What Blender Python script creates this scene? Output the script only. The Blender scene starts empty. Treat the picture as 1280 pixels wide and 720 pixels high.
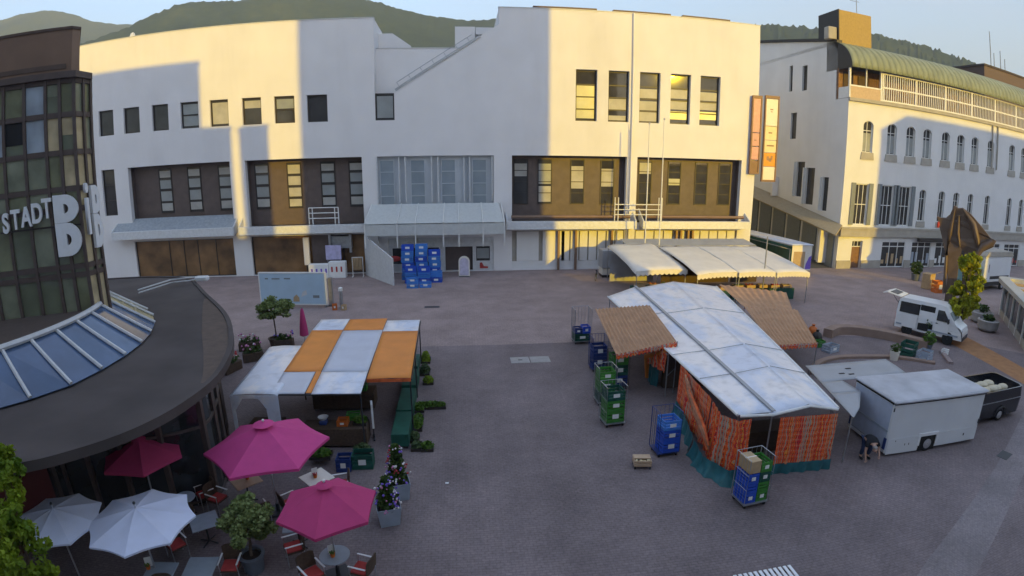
POLY=[0,-0.05340479107515022,-0.0002358574758620069,5.918474653677504e-05,-1.853803460430631e-06]
EXPO=1.92
import bpy, bmesh, math, random
from mathutils import Vector, Matrix, noise
from math import sin, cos, pi, radians as R
random.seed(7)
sc = bpy.context.scene
COL = sc.collection

# ------------------------------------------------------------------ helpers
SPLIT=set('sheet_seam stand chimney rib canopy_bar post plinth window_display pole balcony_post aerial downpipe sun_fin roof_beam skylight latch bolt tail_light wheel_arch strap arcade_window roof_block trim shop_back_panel blind_panel counter leg window_row balcony_window roof_cabinet print skirt_panel end_rail bumper rub_strip lit_shop_interior green_trim poster roof_sheet gutter_flap support shutter cross_bar roof_rail picture balcony_rail roof_gasket end_panel curtain_skirt recess_lining coping end_door entrance_frame'.split())
class MB:
    """collects simple shapes; build() links them as ONE mesh object"""
    def __init__(s): s.v=[]; s.f=[]; s.m=[]
    def add(s, vs, fs, mi=0, M=None):
        o=len(s.v)
        for p in vs:
            p=Vector(p)
            if M is not None: p=M@p
            s.v.append(p[:])
        for f in fs: s.f.append([i+o for i in f]); s.m.append(mi)
        return s
    def box(s,x0,x1,y0,y1,z0,z1,mi=0,M=None):
        v=[(x0,y0,z0),(x1,y0,z0),(x1,y1,z0),(x0,y1,z0),(x0,y0,z1),(x1,y0,z1),(x1,y1,z1),(x0,y1,z1)]
        return s.add(v,[(0,3,2,1),(4,5,6,7),(0,1,5,4),(1,2,6,5),(2,3,7,6),(3,0,4,7)],mi,M)
    def bev(s,x0,x1,y0,y1,z0,z1,b=.02,mi=0,M=None):
        """box with chamfered edges"""
        v=[];
        for z,i in ((z0,b),(z0+b,0),(z1-b,0),(z1,b)):
            c=b if i==0 else b
            xs=(x0+i,x1-i); ys=(y0+i,y1-i)
            if i: v+=[(xs[0],ys[0],z),(xs[1],ys[0],z),(xs[1],ys[1],z),(xs[0],ys[1],z)]; v+=[v[-4],v[-3],v[-2],v[-1]]
            else: v+=[(x0+b,y0,z),(x1-b,y0,z),(x1,y0+b,z),(x1,y1-b,z),(x1-b,y1,z),(x0+b,y1,z),(x0,y1-b,z),(x0,y0+b,z)]
        q=[]
        # rings: 0 = bottom (4 + dup 4), 8.. ring1 (8), 16.. ring2 (8), 24 top
        q.append((3,2,1,0)); q.append((24,25,26,27))
        for a in range(8): q.append((8+a,8+(a+1)%8,16+(a+1)%8,16+a))
        cm={0:0,1:1,2:1,3:2,4:2,5:3,6:3,7:0}
        for base,ring,flip in ((0,8,0),(24,16,1)):
            for a in range(8):
                b2=(a+1)%8; p,r=base+cm[a],base+cm[b2]
                f=(p,ring+b2,ring+a) if p==r else (p,r,ring+b2,ring+a)
                q.append(f if not flip else tuple(reversed(f)))
        return s.add(v,q,mi,M)
    def prism(s,poly,z0,z1,mi=0,M=None):
        n=len(poly); v=[(x,y,z0) for x,y in poly]+[(x,y,z1) for x,y in poly]
        f=[tuple(range(n-1,-1,-1)),tuple(range(n,2*n))]+[(i,(i+1)%n,n+(i+1)%n,n+i) for i in range(n)]
        return s.add(v,f,mi,M)
    def vprism(s,poly,y0,y1,mi=0,M=None):
        """polygon in x,z extruded along y (y0 front)"""
        n=len(poly); v=[(x,y0,z) for x,z in poly]+[(x,y1,z) for x,z in poly]
        f=[tuple(range(n)),tuple(range(2*n-1,n-1,-1))]+[(i,n+i,n+(i+1)%n,(i+1)%n) for i in range(n)]
        return s.add(v,f,mi,M)
    def xprism(s,poly,x0,x1,mi=0,M=None):
        """polygon in y,z extruded along x"""
        n=len(poly); v=[(x0,y,z) for y,z in poly]+[(x1,y,z) for y,z in poly]
        f=[tuple(range(n-1,-1,-1)),tuple(range(n,2*n))]+[(i,(i+1)%n,n+(i+1)%n,n+i) for i in range(n)]
        return s.add(v,f,mi,M)
    def tube(s,pts,r,n=6,mi=0,M=None,cap=True):
        pts=[Vector(p) for p in pts]; rs=r if isinstance(r,(list,tuple)) else [r]*len(pts)
        v=[];f=[]
        for i,p in enumerate(pts):
            d=(pts[min(i+1,len(pts)-1)]-pts[max(i-1,0)]).normalized()
            a=d.cross(Vector((0,0,1)))
            if a.length<.05: a=d.cross(Vector((0,1,0)))
            a.normalize(); b=a.cross(d)
            for k in range(n):
                t=2*pi*k/n; v.append(p+a*cos(t)*rs[i]+b*sin(t)*rs[i])
        for i in range(len(pts)-1):
            for k in range(n):
                f.append((i*n+k,(i+1)*n+k,(i+1)*n+(k+1)%n,i*n+(k+1)%n))
        if cap: f.append(tuple(range(n))); f.append(tuple(range(len(v)-1,len(v)-n-1,-1)))
        return s.add(v,f,mi,M)
    def lathe(s,prof,n=16,c=(0,0,0),mi=0,M=None,a0=0,a1=2*pi):
        full=abs(a1-a0-2*pi)<1e-6; m=n if full else n+1; v=[];f=[]
        for r,z in prof:
            for k in range(m):
                t=a0+(a1-a0)*k/n; v.append((c[0]+r*cos(t),c[1]+r*sin(t),c[2]+z))
        for i in range(len(prof)-1):
            for k in range(n):
                k2=(k+1)%m
                f.append((i*m+k,i*m+k2,(i+1)*m+k2,(i+1)*m+k))
        return s.add(v,f,mi,M)
    def grid(s,fn,nu,nv,mi=0,M=None):
        v=[fn(i/nu,j/nv) for j in range(nv+1) for i in range(nu+1)]
        f=[(j*(nu+1)+i,j*(nu+1)+i+1,(j+1)*(nu+1)+i+1,(j+1)*(nu+1)+i) for j in range(nv) for i in range(nu)]
        return s.add(v,f,mi,M)
    def ball(s,c,r,n=8,mi=0,M=None,sx=1,sy=1,sz=1):
        prof=[(max(1e-4,sin(pi*i/n))*r,-cos(pi*i/n)*r) for i in range(n+1)]
        v=[];f=[];m=n+2
        for q,z in prof:
            for k in range(m): t=2*pi*k/m; v.append((c[0]+q*cos(t)*sx,c[1]+q*sin(t)*sy,c[2]+z*sz))
        for i in range(n):
            for k in range(m): f.append((i*m+k,i*m+(k+1)%m,(i+1)*m+(k+1)%m,(i+1)*m+k))
        return s.add(v,f,mi,M)
    def islands(s):
        p=list(range(len(s.v)))
        def f(a):
            while p[a]!=a: p[a]=p[p[a]]; a=p[a]
            return a
        for q in s.f:
            for i in q[1:]:
                a,b=f(q[0]),f(i)
                if a!=b: p[a]=b
        out={}
        for q,mi in zip(s.f,s.m):
            m,ix=out.setdefault(f(q[0]),(MB(),{})); r=[]
            for i in q:
                if i not in ix: ix[i]=len(m.v); m.v.append(s.v[i])
                r.append(ix[i])
            m.f.append(r); m.m.append(mi)
        return [m for m,_ in out.values()]
    def build(s,name,mats,parent=None,smooth=False,loc=None,rz=0,bevel=0,solid=0,kind=None):
        if name in SPLIT and parent is not None:
            ms=s.islands()
            if len(ms)>1:
                return [m._build(name,mats,parent,smooth,loc,rz,bevel,solid,kind) for m in ms][0]
        return s._build(name,mats,parent,smooth,loc,rz,bevel,solid,kind)
    def _build(s,name,mats,parent=None,smooth=False,loc=None,rz=0,bevel=0,solid=0,kind=None):
        used=sorted({i for q in s.f for i in q})
        if len(used)<len(s.v):
            ix={a:k for k,a in enumerate(used)}; s.v=[s.v[a] for a in used]; s.f=[[ix[i] for i in q] for q in s.f]
        me=bpy.data.meshes.new(name); me.from_pydata(s.v,[],s.f); me.validate()
        if not isinstance(mats,(list,tuple)): mats=[mats]
        for m in mats: me.materials.append(m)
        if len(mats)>1 and len(me.polygons)==len(s.m): me.polygons.foreach_set('material_index',s.m)
        if smooth:
            me.polygons.foreach_set('use_smooth',[True]*len(me.polygons))
            try: me.set_sharp_from_angle(angle=R(40))
            except Exception: pass
        o=bpy.data.objects.new(name,me); COL.objects.link(o)
        if parent is not None: o.parent=parent
        if loc is not None: o.location=loc
        if rz: o.rotation_euler=(0,0,rz)
        if solid:
            m=o.modifiers.new('thick','SOLIDIFY'); m.thickness=solid; m.offset=0
        if bevel:
            m=o.modifiers.new('edge','BEVEL'); m.width=bevel; m.segments=2; m.limit_method='ANGLE'
        if kind: o['kind']=kind
        return o
def tag(o,label,cat,group=None,kind=None):
    o['label']=label; o['category']=cat
    if group: o['group']=group
    if kind: o['kind']=kind
    return o
def thing(name,label,cat,loc=(0,0,0),rz=0,group=None):
    o=bpy.data.objects.new(name,None); COL.objects.link(o); o.location=loc; o.rotation_euler=(0,0,rz)
    o.empty_display_size=.2
    return tag(o,label,cat,group)
def copy_tree(o,parent=None):
    c=o.copy(); COL.objects.link(c); c.parent=parent
    for ch in [x for x in list(o.children)]: copy_tree(ch,c)
    return c
def dup(o,loc,rz,label=None,group=None):
    c=copy_tree(o); c.location=loc; c.rotation_euler=(0,0,rz)
    if label: c['label']=label
    if group: c['group']=group
    return c
def clear_used(): pass
ORD=['lowest','second','third','fourth','fifth','sixth','seventh']
def rotm(rz,loc=(0,0,0)): return Matrix.Translation(loc)@Matrix.Rotation(rz,4,'Z')

# ------------------------------------------------------------------ materials
def nt(name):
    m=bpy.data.materials.new(name); m.use_nodes=True
    t=m.node_tree; b=t.nodes['Principled BSDF']; return m,t,b
def mat(name,c,rough=.6,metal=0,var=.12,scale=4,bump=0,bscale=None,spec=.4,dirt=0,coat=0,trans=0):
    """plain surface with soft colour variation, grime and a little relief"""
    m,t,b=nt(name); N=t.nodes; L=t.links
    co=N.new('ShaderNodeTexCoord')
    n1=N.new('ShaderNodeTexNoise'); n1.inputs['Scale'].default_value=scale; n1.inputs['Detail'].default_value=5
    L.new(co.outputs['Object'],n1.inputs['Vector'])
    rmp=N.new('ShaderNodeMapRange'); rmp.inputs[1].default_value=.3; rmp.inputs[2].default_value=.7
    rmp.inputs[3].default_value=1-var; rmp.inputs[4].default_value=1+var*.6
    L.new(n1.outputs['Fac'],rmp.inputs[0])
    mx=N.new('ShaderNodeVectorMath'); mx.operation='SCALE'
    mx.inputs[0].default_value=c[:3]; L.new(rmp.outputs[0],mx.inputs['Scale'])
    out=mx.outputs[0]
    if dirt:
        n2=N.new('ShaderNodeTexNoise'); n2.inputs['Scale'].default_value=scale*.35; n2.inputs['Detail'].default_value=8; n2.inputs['Roughness'].default_value=.7
        mp=N.new('ShaderNodeMapping'); mp.inputs['Scale'].default_value=(1,1,.12); L.new(co.outputs['Object'],mp.inputs['Vector']); L.new(mp.outputs[0],n2.inputs['Vector'])
        r2=N.new('ShaderNodeMapRange'); r2.inputs[1].default_value=.5; r2.inputs[2].default_value=.8; r2.inputs[3].default_value=0; r2.inputs[4].default_value=dirt
        L.new(n2.outputs['Fac'],r2.inputs[0])
        mm=N.new('ShaderNodeMixRGB'); mm.inputs[2].default_value=(c[0]*.45,c[1]*.42,c[2]*.38,1)
        L.new(r2.outputs[0],mm.inputs[0]); L.new(out,mm.inputs[1]); out=mm.outputs[0]
    L.new(out,b.inputs['Base Color'])
    b.inputs['Roughness'].default_value=rough; b.inputs['Metallic'].default_value=metal
    b.inputs['Specular IOR Level'].default_value=spec
    if coat: b.inputs['Coat Weight'].default_value=coat; b.inputs['Coat Roughness'].default_value=.08
    if bump:
        n3=N.new('ShaderNodeTexNoise'); n3.inputs['Scale'].default_value=bscale or scale*6; n3.inputs['Detail'].default_value=4
        L.new(co.outputs['Object'],n3.inputs['Vector'])
        bp=N.new('ShaderNodeBump'); bp.inputs['Strength'].default_value=bump; bp.inputs['Distance'].default_value=.02
        L.new(n3.outputs['Fac'],bp.inputs['Height']); L.new(bp.outputs[0],b.inputs['Normal'])
    if trans:
        # thin cloth: some light comes through
        tr=N.new('ShaderNodeBsdfTranslucent'); L.new(out,tr.inputs['Color'])
        ms=N.new('ShaderNodeMixShader'); ms.inputs[0].default_value=trans
        L.new(b.outputs[0],ms.inputs[1]); L.new(tr.outputs[0],ms.inputs[2])
        L.new(ms.outputs[0],N['Material Output'].inputs['Surface'])
    return m
def two_tone(name,c1,c2,kind='brick',sx=1,sy=1,sz=1,rough=.8,mort=.02,c3=None,big=.15,bigscale=.12,bump=.3,spec=.3):
    m,t,b=nt(name); N=t.nodes; L=t.links
    co=N.new('ShaderNodeTexCoord'); mp=N.new('ShaderNodeMapping'); mp.inputs['Scale'].default_value=(sx,sy,sz)
    L.new(co.outputs['Object'],mp.inputs['Vector'])
    br=N.new('ShaderNodeTexBrick'); br.inputs['Color1'].default_value=(*c1,1); br.inputs['Color2'].default_value=(*c2,1)
    c3=c3 or tuple(x*.83 for x in c1); br.inputs['Mortar'].default_value=(*c3,1); br.inputs['Scale'].default_value=1
    br.inputs['Mortar Size'].default_value=mort; br.inputs['Bias'].default_value=0
    br.inputs['Brick Width'].default_value=.5; br.inputs['Row Height'].default_value=.25
    L.new(mp.outputs[0],br.inputs['Vector'])
    def nz(scale,lo,hi,a,bb,det=6):
        n=N.new('ShaderNodeTexNoise'); n.inputs['Scale'].default_value=scale; n.inputs['Detail'].default_value=det; n.inputs['Roughness'].default_value=.65
        L.new(co.outputs['Object'],n.inputs['Vector'])
        r=N.new('ShaderNodeMapRange'); r.inputs[1].default_value=lo; r.inputs[2].default_value=hi; r.inputs[3].default_value=a; r.inputs[4].default_value=bb
        L.new(n.outputs['Fac'],r.inputs[0]); return r.outputs[0]
    k1=nz(bigscale,.3,.7,1-big,1+big); k2=nz(.55,.3,.7,.80,1.16,9); k3=nz(9,.25,.75,.72,1.25)
    mu=N.new('ShaderNodeMath'); mu.operation='MULTIPLY'; L.new(k1,mu.inputs[0]); L.new(k2,mu.inputs[1])
    mu2=N.new('ShaderNodeMath'); mu2.operation='MULTIPLY'; L.new(mu.outputs[0],mu2.inputs[0]); L.new(k3,mu2.inputs[1])
    sc_=N.new('ShaderNodeVectorMath'); sc_.operation='SCALE'; L.new(br.outputs['Color'],sc_.inputs[0]); L.new(mu2.outputs[0],sc_.inputs['Scale'])
    L.new(sc_.outputs[0],b.inputs['Base Color']); b.inputs['Roughness'].default_value=rough; b.inputs['Specular IOR Level'].default_value=spec
    if bump:
        bp=N.new('ShaderNodeBump'); bp.inputs['Strength'].default_value=bump; bp.inputs['Distance'].default_value=.01
        L.new(k3,bp.inputs['Height']); L.new(bp.outputs[0],b.inputs['Normal'])
    return m
def glass(name,c=(.03,.035,.04),rough=.06,spec=.8,var=.3,scale=.7):
    m=mat(name,c,rough=rough,var=var,scale=scale,spec=spec); return m
def leafmat(name,c1,c2,scale=1.2,trans=.25):
    m,t,b=nt(name); N=t.nodes; L=t.links
    co=N.new('ShaderNodeTexCoord'); n=N.new('ShaderNodeTexNoise'); n.inputs['Scale'].default_value=scale; n.inputs['Detail'].default_value=6
    L.new(co.outputs['Object'],n.inputs['Vector'])
    cr=N.new('ShaderNodeValToRGB'); cr.color_ramp.elements[0].position=.32; cr.color_ramp.elements[1].position=.68
    cr.color_ramp.elements[0].color=(*c1,1); cr.color_ramp.elements[1].color=(*c2,1)
    L.new(n.outputs['Fac'],cr.inputs[0]); L.new(cr.outputs[0],b.inputs['Base Color'])
    b.inputs['Roughness'].default_value=.55; b.inputs['Specular IOR Level'].default_value=.25
    tr=N.new('ShaderNodeBsdfTranslucent'); L.new(cr.outputs[0],tr.inputs['Color'])
    ms=N.new('ShaderNodeMixShader'); ms.inputs[0].default_value=trans
    L.new(b.outputs[0],ms.inputs[1]); L.new(tr.outputs[0],ms.inputs[2]); L.new(ms.outputs[0],N['Material Output'].inputs['Surface'])
    return m
def woven(name,sx=13,sz=17,cols=((.80,.13,.025),(.60,.04,.04),(.85,.30,.05),(.40,.34,.28))):
    """printed market cloth: columns of orange, red and grey with rows of little pale and dark dots"""
    m,t,b=nt(name); N=t.nodes; L=t.links
    co=N.new('ShaderNodeTexCoord'); sp=N.new('ShaderNodeSeparateXYZ'); L.new(co.outputs['UV'],sp.inputs[0])
    def mth(op,a,bv=None):
        n=N.new('ShaderNodeMath'); n.operation=op
        for i,x in enumerate((a,bv)):
            if x is None: continue
            if isinstance(x,(int,float)): n.inputs[i].default_value=x
            else: L.new(x,n.inputs[i])
        return n.outputs[0]
    u=mth('MULTIPLY',sp.outputs[0],sx); v=mth('MULTIPLY',sp.outputs[1],sz)
    wn=N.new('ShaderNodeTexNoise'); wn.noise_dimensions='1D'; wn.inputs['Scale'].default_value=.9; wn.inputs['Detail'].default_value=3
    w2=N.new('ShaderNodeTexNoise'); w2.inputs['Scale'].default_value=3.0; w2.inputs['Detail'].default_value=4; L.new(co.outputs['UV'],w2.inputs['Vector'])
    L.new(mth('MULTIPLY_ADD',w2.outputs['Fac'],5.0) if 0 else mth('ADD',u,mth('MULTIPLY',w2.outputs['Fac'],4.0)),wn.inputs['W'])
    cr=N.new('ShaderNodeValToRGB'); e=cr.color_ramp.elements; cr.color_ramp.interpolation='CONSTANT'
    e[0].position=0; e[0].color=(*cols[3],1); e[1].position=.4; e[1].color=(*cols[0],1)
    for p,c in ((.5,cols[1]),(.58,cols[2]),(.66,cols[3])):
        q=e.new(p); q.color=(*c,1)
    L.new(wn.outputs['Fac'],cr.inputs[0])
    fu=mth('FRACT',u); fv=mth('FRACT',v)
    du=mth('ABSOLUTE',mth('SUBTRACT',fu,.5)); dv=mth('ABSOLUTE',mth('SUBTRACT',fv,.5))
    dot=mth('LESS_THAN',mth('ADD',du,dv),.3)
    mod=mth('LESS_THAN',mth('FRACT',mth('MULTIPLY',mth('FLOOR',v),.5)),.25)
    mx=N.new('ShaderNodeMixRGB'); mx.inputs[1].default_value=(.05,.03,.03,1); mx.inputs[2].default_value=(.6,.42,.25,1); L.new(mod,mx.inputs[0])
    m2=N.new('ShaderNodeMixRGB'); L.new(mth('MULTIPLY',dot,mth('MULTIPLY',w2.outputs['Fac'],1.1)),m2.inputs[0]); L.new(cr.outputs[0],m2.inputs[1]); L.new(mx.outputs[0],m2.inputs[2])
    L.new(m2.outputs[0],b.inputs['Base Color']); b.inputs['Roughness'].default_value=.8; b.inputs['Specular IOR Level'].default_value=.2
    return m

M={}
M['plaster']=mat('plaster',(.75,.735,.735),rough=.85,var=.05,scale=.35,bump=.08,bscale=25,dirt=.22,spec=.15)
M['plaster2']=mat('plaster_cool',(.73,.725,.715),rough=.85,var=.05,scale=.4,bump=.08,bscale=25,dirt=.2,spec=.15)
M['brownwall']=mat('brown_cladding',(.115,.085,.075),rough=.55,var=.15,scale=1.5)
M['palewall']=mat('pale_panel',(.50,.54,.58),rough=.35,var=.08,scale=.6)
M['dframe']=mat('dark_frame',(.035,.028,.024),rough=.45,var=.1)
M['wframe']=mat('white_frame',(.74,.74,.72),rough=.45,var=.06,dirt=.1)
M['glass']=glass('window_glass',(.05,.048,.048),rough=.035,spec=.4)
M['glassblue']=glass('blue_window_glass',(.27,.32,.36),rough=.15,spec=.7,var=.15)
M['blind']=mat('roller_blind',(.40,.39,.36),rough=.45,var=.18,scale=1.1,spec=.3)
M['blindgrey']=mat('grey_roller_blind',(.27,.29,.29),rough=.3,var=.15,scale=.9,spec=.7)
M['amber']=mat('lit_shop_interior',(.20,.11,.045),rough=.25,var=.6,scale=.55,spec=.6)  # amber display light and reflections put into the colour
M['gutter']=mat('gutter_metal',(.60,.61,.62),rough=.4,var=.1,dirt=.15)
M['bluemetal']=mat('blue_glass_canopy',(.32,.35,.38),rough=.25,var=.15,spec=.6)
M['roofbrown']=mat('brown_roof_panel',(.10,.06,.045),rough=.5)
M['felt']=mat('roofing_felt',(.085,.07,.066),rough=.95,var=.25,scale=.5,bump=.2,dirt=.3)
M['tilebrown']=mat('roof_edge_brown',(.11,.078,.062),rough=.8,var=.2)
M['towermetal']=mat('brown_metal',(.23,.15,.105),rough=.42,metal=.35,var=.12,scale=.8,dirt=.25)
M['towerframe']=mat('tower_frame',(.10,.075,.066),rough=.5,var=.15)
M['towerglass']=mat('tower_glass',(.15,.17,.11),rough=.1,var=.4,scale=.55,spec=.8)
M['skylight']=mat('skylight_glass',(.07,.115,.21),rough=.1,var=.25,scale=.8,spec=.7)
M['skylit']=mat('sunlit_skylight_panel',(.45,.38,.20),rough=.3,var=.35,scale=1.6)  # yellow of the sunlit end panels put into the colour
M['letter']=mat('white_letter',(.78,.80,.82),rough=.4,var=.04)
M['copper']=mat('green_copper_roof',(.235,.26,.17),rough=.6,var=.15,scale=.8,dirt=.2)
M['ochre']=mat('ochre_cladding',(.36,.24,.07),rough=.55,var=.12)
M['stone']=mat('stone_plinth',(.40,.37,.32),rough=.8,var=.12,scale=1.5,bump=.2)
M['wood']=mat('brown_wood',(.22,.11,.055),rough=.6,var=.25,scale=3)
M['awnbeige']=mat('arcade_roof',(.35,.29,.19),rough=.8,var=.12,dirt=.2)
M['shutter']=mat('grey_shutter',(.20,.22,.23),rough=.6,var=.1)
M['black']=mat('black_paint',(.012,.013,.018),rough=.22,var=.2,coat=.5)
M['rubber']=mat('rubber',(.018,.018,.018),rough=.85,var=.2)
M['white']=mat('white_paint',(.78,.79,.80),rough=.28,var=.04,scale=1.5,coat=.3,dirt=.08)
M['trailerwhite']=mat('trailer_panel',(.68,.70,.72),rough=.4,var=.05,scale=.9,dirt=.12)
M['alu']=mat('aluminium',(.55,.56,.58),rough=.35,metal=.8,var=.1)
M['steel']=mat('galvanised_steel',(.38,.39,.41),rough=.45,metal=.7,var=.15)
def tarpmat(name,c1,c2):
    m,t,b=nt(name); N=t.nodes; L=t.links
    co=N.new('ShaderNodeTexCoord'); mp=N.new('ShaderNodeMapping'); mp.inputs['Scale'].default_value=(.55,.22,.4); mp.inputs['Rotation'].default_value=(0,0,.25); L.new(co.outputs['Object'],mp.inputs['Vector'])
    def nz(s_,d,v=None):
        n=N.new('ShaderNodeTexNoise'); n.inputs['Scale'].default_value=s_; n.inputs['Detail'].default_value=d; n.inputs['Roughness'].default_value=.55; L.new(v or co.outputs['Object'],n.inputs['Vector']); return n.outputs['Fac']
    cr=N.new('ShaderNodeValToRGB'); e=cr.color_ramp.elements; e[0].position=.44; e[0].color=(*c2,1); e[1].position=.56; e[1].color=(*c1,1); L.new(nz(1.3,5,mp.outputs[0]),cr.inputs[0])
    r=N.new('ShaderNodeMapRange'); r.inputs[1].default_value=.5; r.inputs[2].default_value=.8; r.inputs[3].default_value=1; r.inputs[4].default_value=.72; L.new(nz(2.2,9),r.inputs[0])
    sc_=N.new('ShaderNodeVectorMath'); sc_.operation='SCALE'; L.new(cr.outputs[0],sc_.inputs[0]); L.new(r.outputs[0],sc_.inputs['Scale']); L.new(sc_.outputs[0],b.inputs['Base Color'])
    b.inputs['Roughness'].default_value=.36; b.inputs['Specular IOR Level'].default_value=.5
    bp=N.new('ShaderNodeBump'); bp.inputs['Strength'].default_value=.55; bp.inputs['Distance'].default_value=.05; L.new(nz(1.6,6),bp.inputs['Height']); L.new(bp.outputs[0],b.inputs['Normal'])
    tr=N.new('ShaderNodeBsdfTranslucent'); L.new(sc_.outputs[0],tr.inputs['Color']); ms=N.new('ShaderNodeMixShader'); ms.inputs[0].default_value=.1
    L.new(b.outputs[0],ms.inputs[1]); L.new(tr.outputs[0],ms.inputs[2]); L.new(ms.outputs[0],N['Material Output'].inputs['Surface']); return m
M['tarp']=tarpmat('white_tarpaulin',(.95,.91,.90),(.74,.79,.90))
M['tarp2']=mat('cream_tarpaulin',(.82,.78,.71),rough=.45,var=.08,scale=.8,bump=.3,bscale=2.5,dirt=.12,trans=.12)
M['greytarp']=mat('grey_tarpaulin',(.36,.37,.39),rough=.5,var=.10,scale=.9,bump=.3,bscale=2,dirt=.15)
M['orangetarp']=mat('orange_tarpaulin',(.82,.29,.05),rough=.45,var=.10,scale=1.1,bump=.2,bscale=3,dirt=.1,trans=.1)
M['paleblue']=mat('pale_tarpaulin',(.64,.66,.74),rough=.45,var=.08,scale=1,bump=.2,bscale=3,dirt=.12,trans=.1)
M['corr']=mat('corrugated_awning',(.47,.27,.155),rough=.6,var=.16,scale=1.6,dirt=.2,trans=.08)
M['teal']=mat('teal_groundsheet',(.025,.13,.15),rough=.45,var=.25,scale=3,bump=.3,bscale=6)
M['pink']=mat('pink_fabric',(.66,.075,.28),rough=.75,var=.06,scale=3,trans=.18)
M['pinkdull']=mat('raspberry_fabric',(.52,.05,.18),rough=.75,var=.07,scale=3,trans=.15)
M['winered']=mat('wine_red_fabric',(.50,.05,.15),rough=.75,var=.08,scale=3,trans=.15)
M['whitefab']=mat('white_fabric',(.66,.71,.88),rough=.7,var=.05,scale=3,trans=.12)
M['frost']=mat('frosted_glass',(.74,.76,.75),rough=.3,var=.06,trans=.35)
M['dark']=mat('dark_metal',(.03,.032,.036),rough=.45,var=.15)
M['green']=mat('green_plastic',(.05,.22,.035),rough=.4,var=.12,scale=5)
M['dkgreen']=mat('dark_green_cloth',(.012,.085,.06),rough=.55,var=.25,scale=3)
M['blue']=mat('blue_plastic',(.025,.09,.52),rough=.38,var=.1,scale=5)
M['skyblue']=mat('bright_blue_plastic',(.06,.22,.62),rough=.4,var=.1,scale=4)
M['navy']=mat('navy_plastic',(.02,.045,.18),rough=.4,var=.15,scale=5)
M['card']=mat('cardboard',(.46,.33,.19),rough=.85,var=.12,scale=6)
M['paper']=mat('paper',(.78,.78,.76),rough=.7,var=.05)
M['orange']=mat('orange_plastic',(.55,.14,.02),rough=.5,var=.1)
M['red']=mat('red_cushion',(.42,.05,.045),rough=.8,var=.15,scale=6)
M['wicker']=mat('brown_wicker',(.085,.055,.035),rough=.75,var=.3,scale=14,bump=.5,bscale=40)
M['greytop']=mat('grey_tabletop',(.26,.30,.34),rough=.4,var=.1)
M['palewood']=mat('pale_wood_tabletop',(.50,.36,.24),rough=.5,var=.12,scale=4)
M['soil']=mat('potting_soil',(.04,.03,.022),rough=1)
M['zinc']=mat('zinc_planter',(.33,.38,.45),rough=.5,var=.12,scale=4)
M['pot']=mat('grey_pot',(.12,.14,.17),rough=.6,var=.12)
M['bark']=mat('bark',(.12,.085,.06),rough=.9,var=.3,scale=8,bump=.6)
M['olive']=leafmat('olive_leaves',(.10,.14,.04),(.29,.35,.13),scale=4)
M['boxleaf']=leafmat('grey_green_leaves',(.04,.08,.03),(.14,.19,.08),scale=3)
M['spring']=leafmat('yellow_green_leaves',(.19,.25,.015),(.52,.50,.03),scale=1.6,trans=.35)
M['summer']=leafmat('bright_green_leaves',(.10,.18,.015),(.33,.42,.03),scale=1.3,trans=.35)
M['herb']=leafmat('herb_leaves',(.04,.11,.015),(.16,.26,.04),scale=6)
M['vine']=leafmat('vine_leaves',(.025,.06,.012),(.09,.14,.03),scale=5)
M['petalw']=mat('white_petals',(.75,.72,.72),rough=.7)
M['petalv']=mat('violet_petals',(.20,.12,.55),rough=.7)
M['petalr']=mat('red_petals',(.45,.05,.06),rough=.7)
M['petalp']=mat('pink_petals',(.55,.22,.38),rough=.7)
M['bronze']=mat('bronze',(.135,.095,.07),rough=.5,metal=.15,var=.3,scale=.9,dirt=.3)
M['skin']=mat('skin',(.50,.30,.22),rough=.6,var=.06)
M['tshirt']=mat('black_cotton',(.014,.014,.017),rough=.9)
M['jeans']=mat('dark_jeans',(.03,.045,.10),rough=.9)
M['hair']=mat('grey_hair',(.28,.25,.23),rough=.8)
M['banner']=mat('pale_blue_banner',(.42,.56,.68),rough=.45,var=.06,scale=1)
M['signred']=mat('sign_frame',(.20,.10,.075),rough=.45)
M['signwhite']=mat('sign_board',(.74,.70,.62),rough=.4,var=.05)
M['signorange']=mat('orange_sign_board',(.70,.27,.03),rough=.4,var=.1)
M['signshaded']=mat('shaded_sign_board',(.62,.30,.30),rough=.4,var=.15)  # pinkish shade of the left sign face put into the colour
M['signyellow']=mat('yellow_sign_board',(.74,.62,.38),rough=.4,var=.08)
M['ink']=mat('sign_ink',(.34,.20,.12),rough=.6)
M['kerbstone']=mat('sunlit_brown_paving',(.33,.165,.07),rough=.8,var=.2,scale=2,bump=.3)  # brown paving band; orange of the low sun put into its colour
M['curtain']=woven('printed_curtain')
M['orangecloth']=mat('orange_red_cloth',(.62,.13,.035),rough=.8,var=.4,scale=4)
M['curtaindull']=mat('faded_orange_cloth',(.33,.14,.075),rough=.8,var=.45,scale=5)
M['produce']=mat('produce',(.35,.28,.14),rough=.7,var=.4,scale=9)
M['pave']=two_tone('plaza_cobbles',(.185,.150,.152),(.21,.17,.17),sx=2.6,sy=2.6,mort=.03,big=.22,bigscale=.13)
M['pavefar']=two_tone('pale_paving',(.29,.225,.215),(.315,.245,.232),sx=1.6,sy=1.6,mort=.018,big=.12,bigscale=.1)
M['gutterstone']=two_tone('pale_gutter_setts',(.225,.195,.20),(.25,.215,.215),sx=4,sy=4,mort=.03,big=.15,bigscale=.3)
M['asphalt']=mat('asphalt',(.085,.085,.09),rough=.9,var=.2,scale=.6,bump=.3)
M['plate']=mat('pale_cover_plate',(.33,.32,.31),rough=.7,var=.15,scale=3,dirt=.2)
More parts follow.
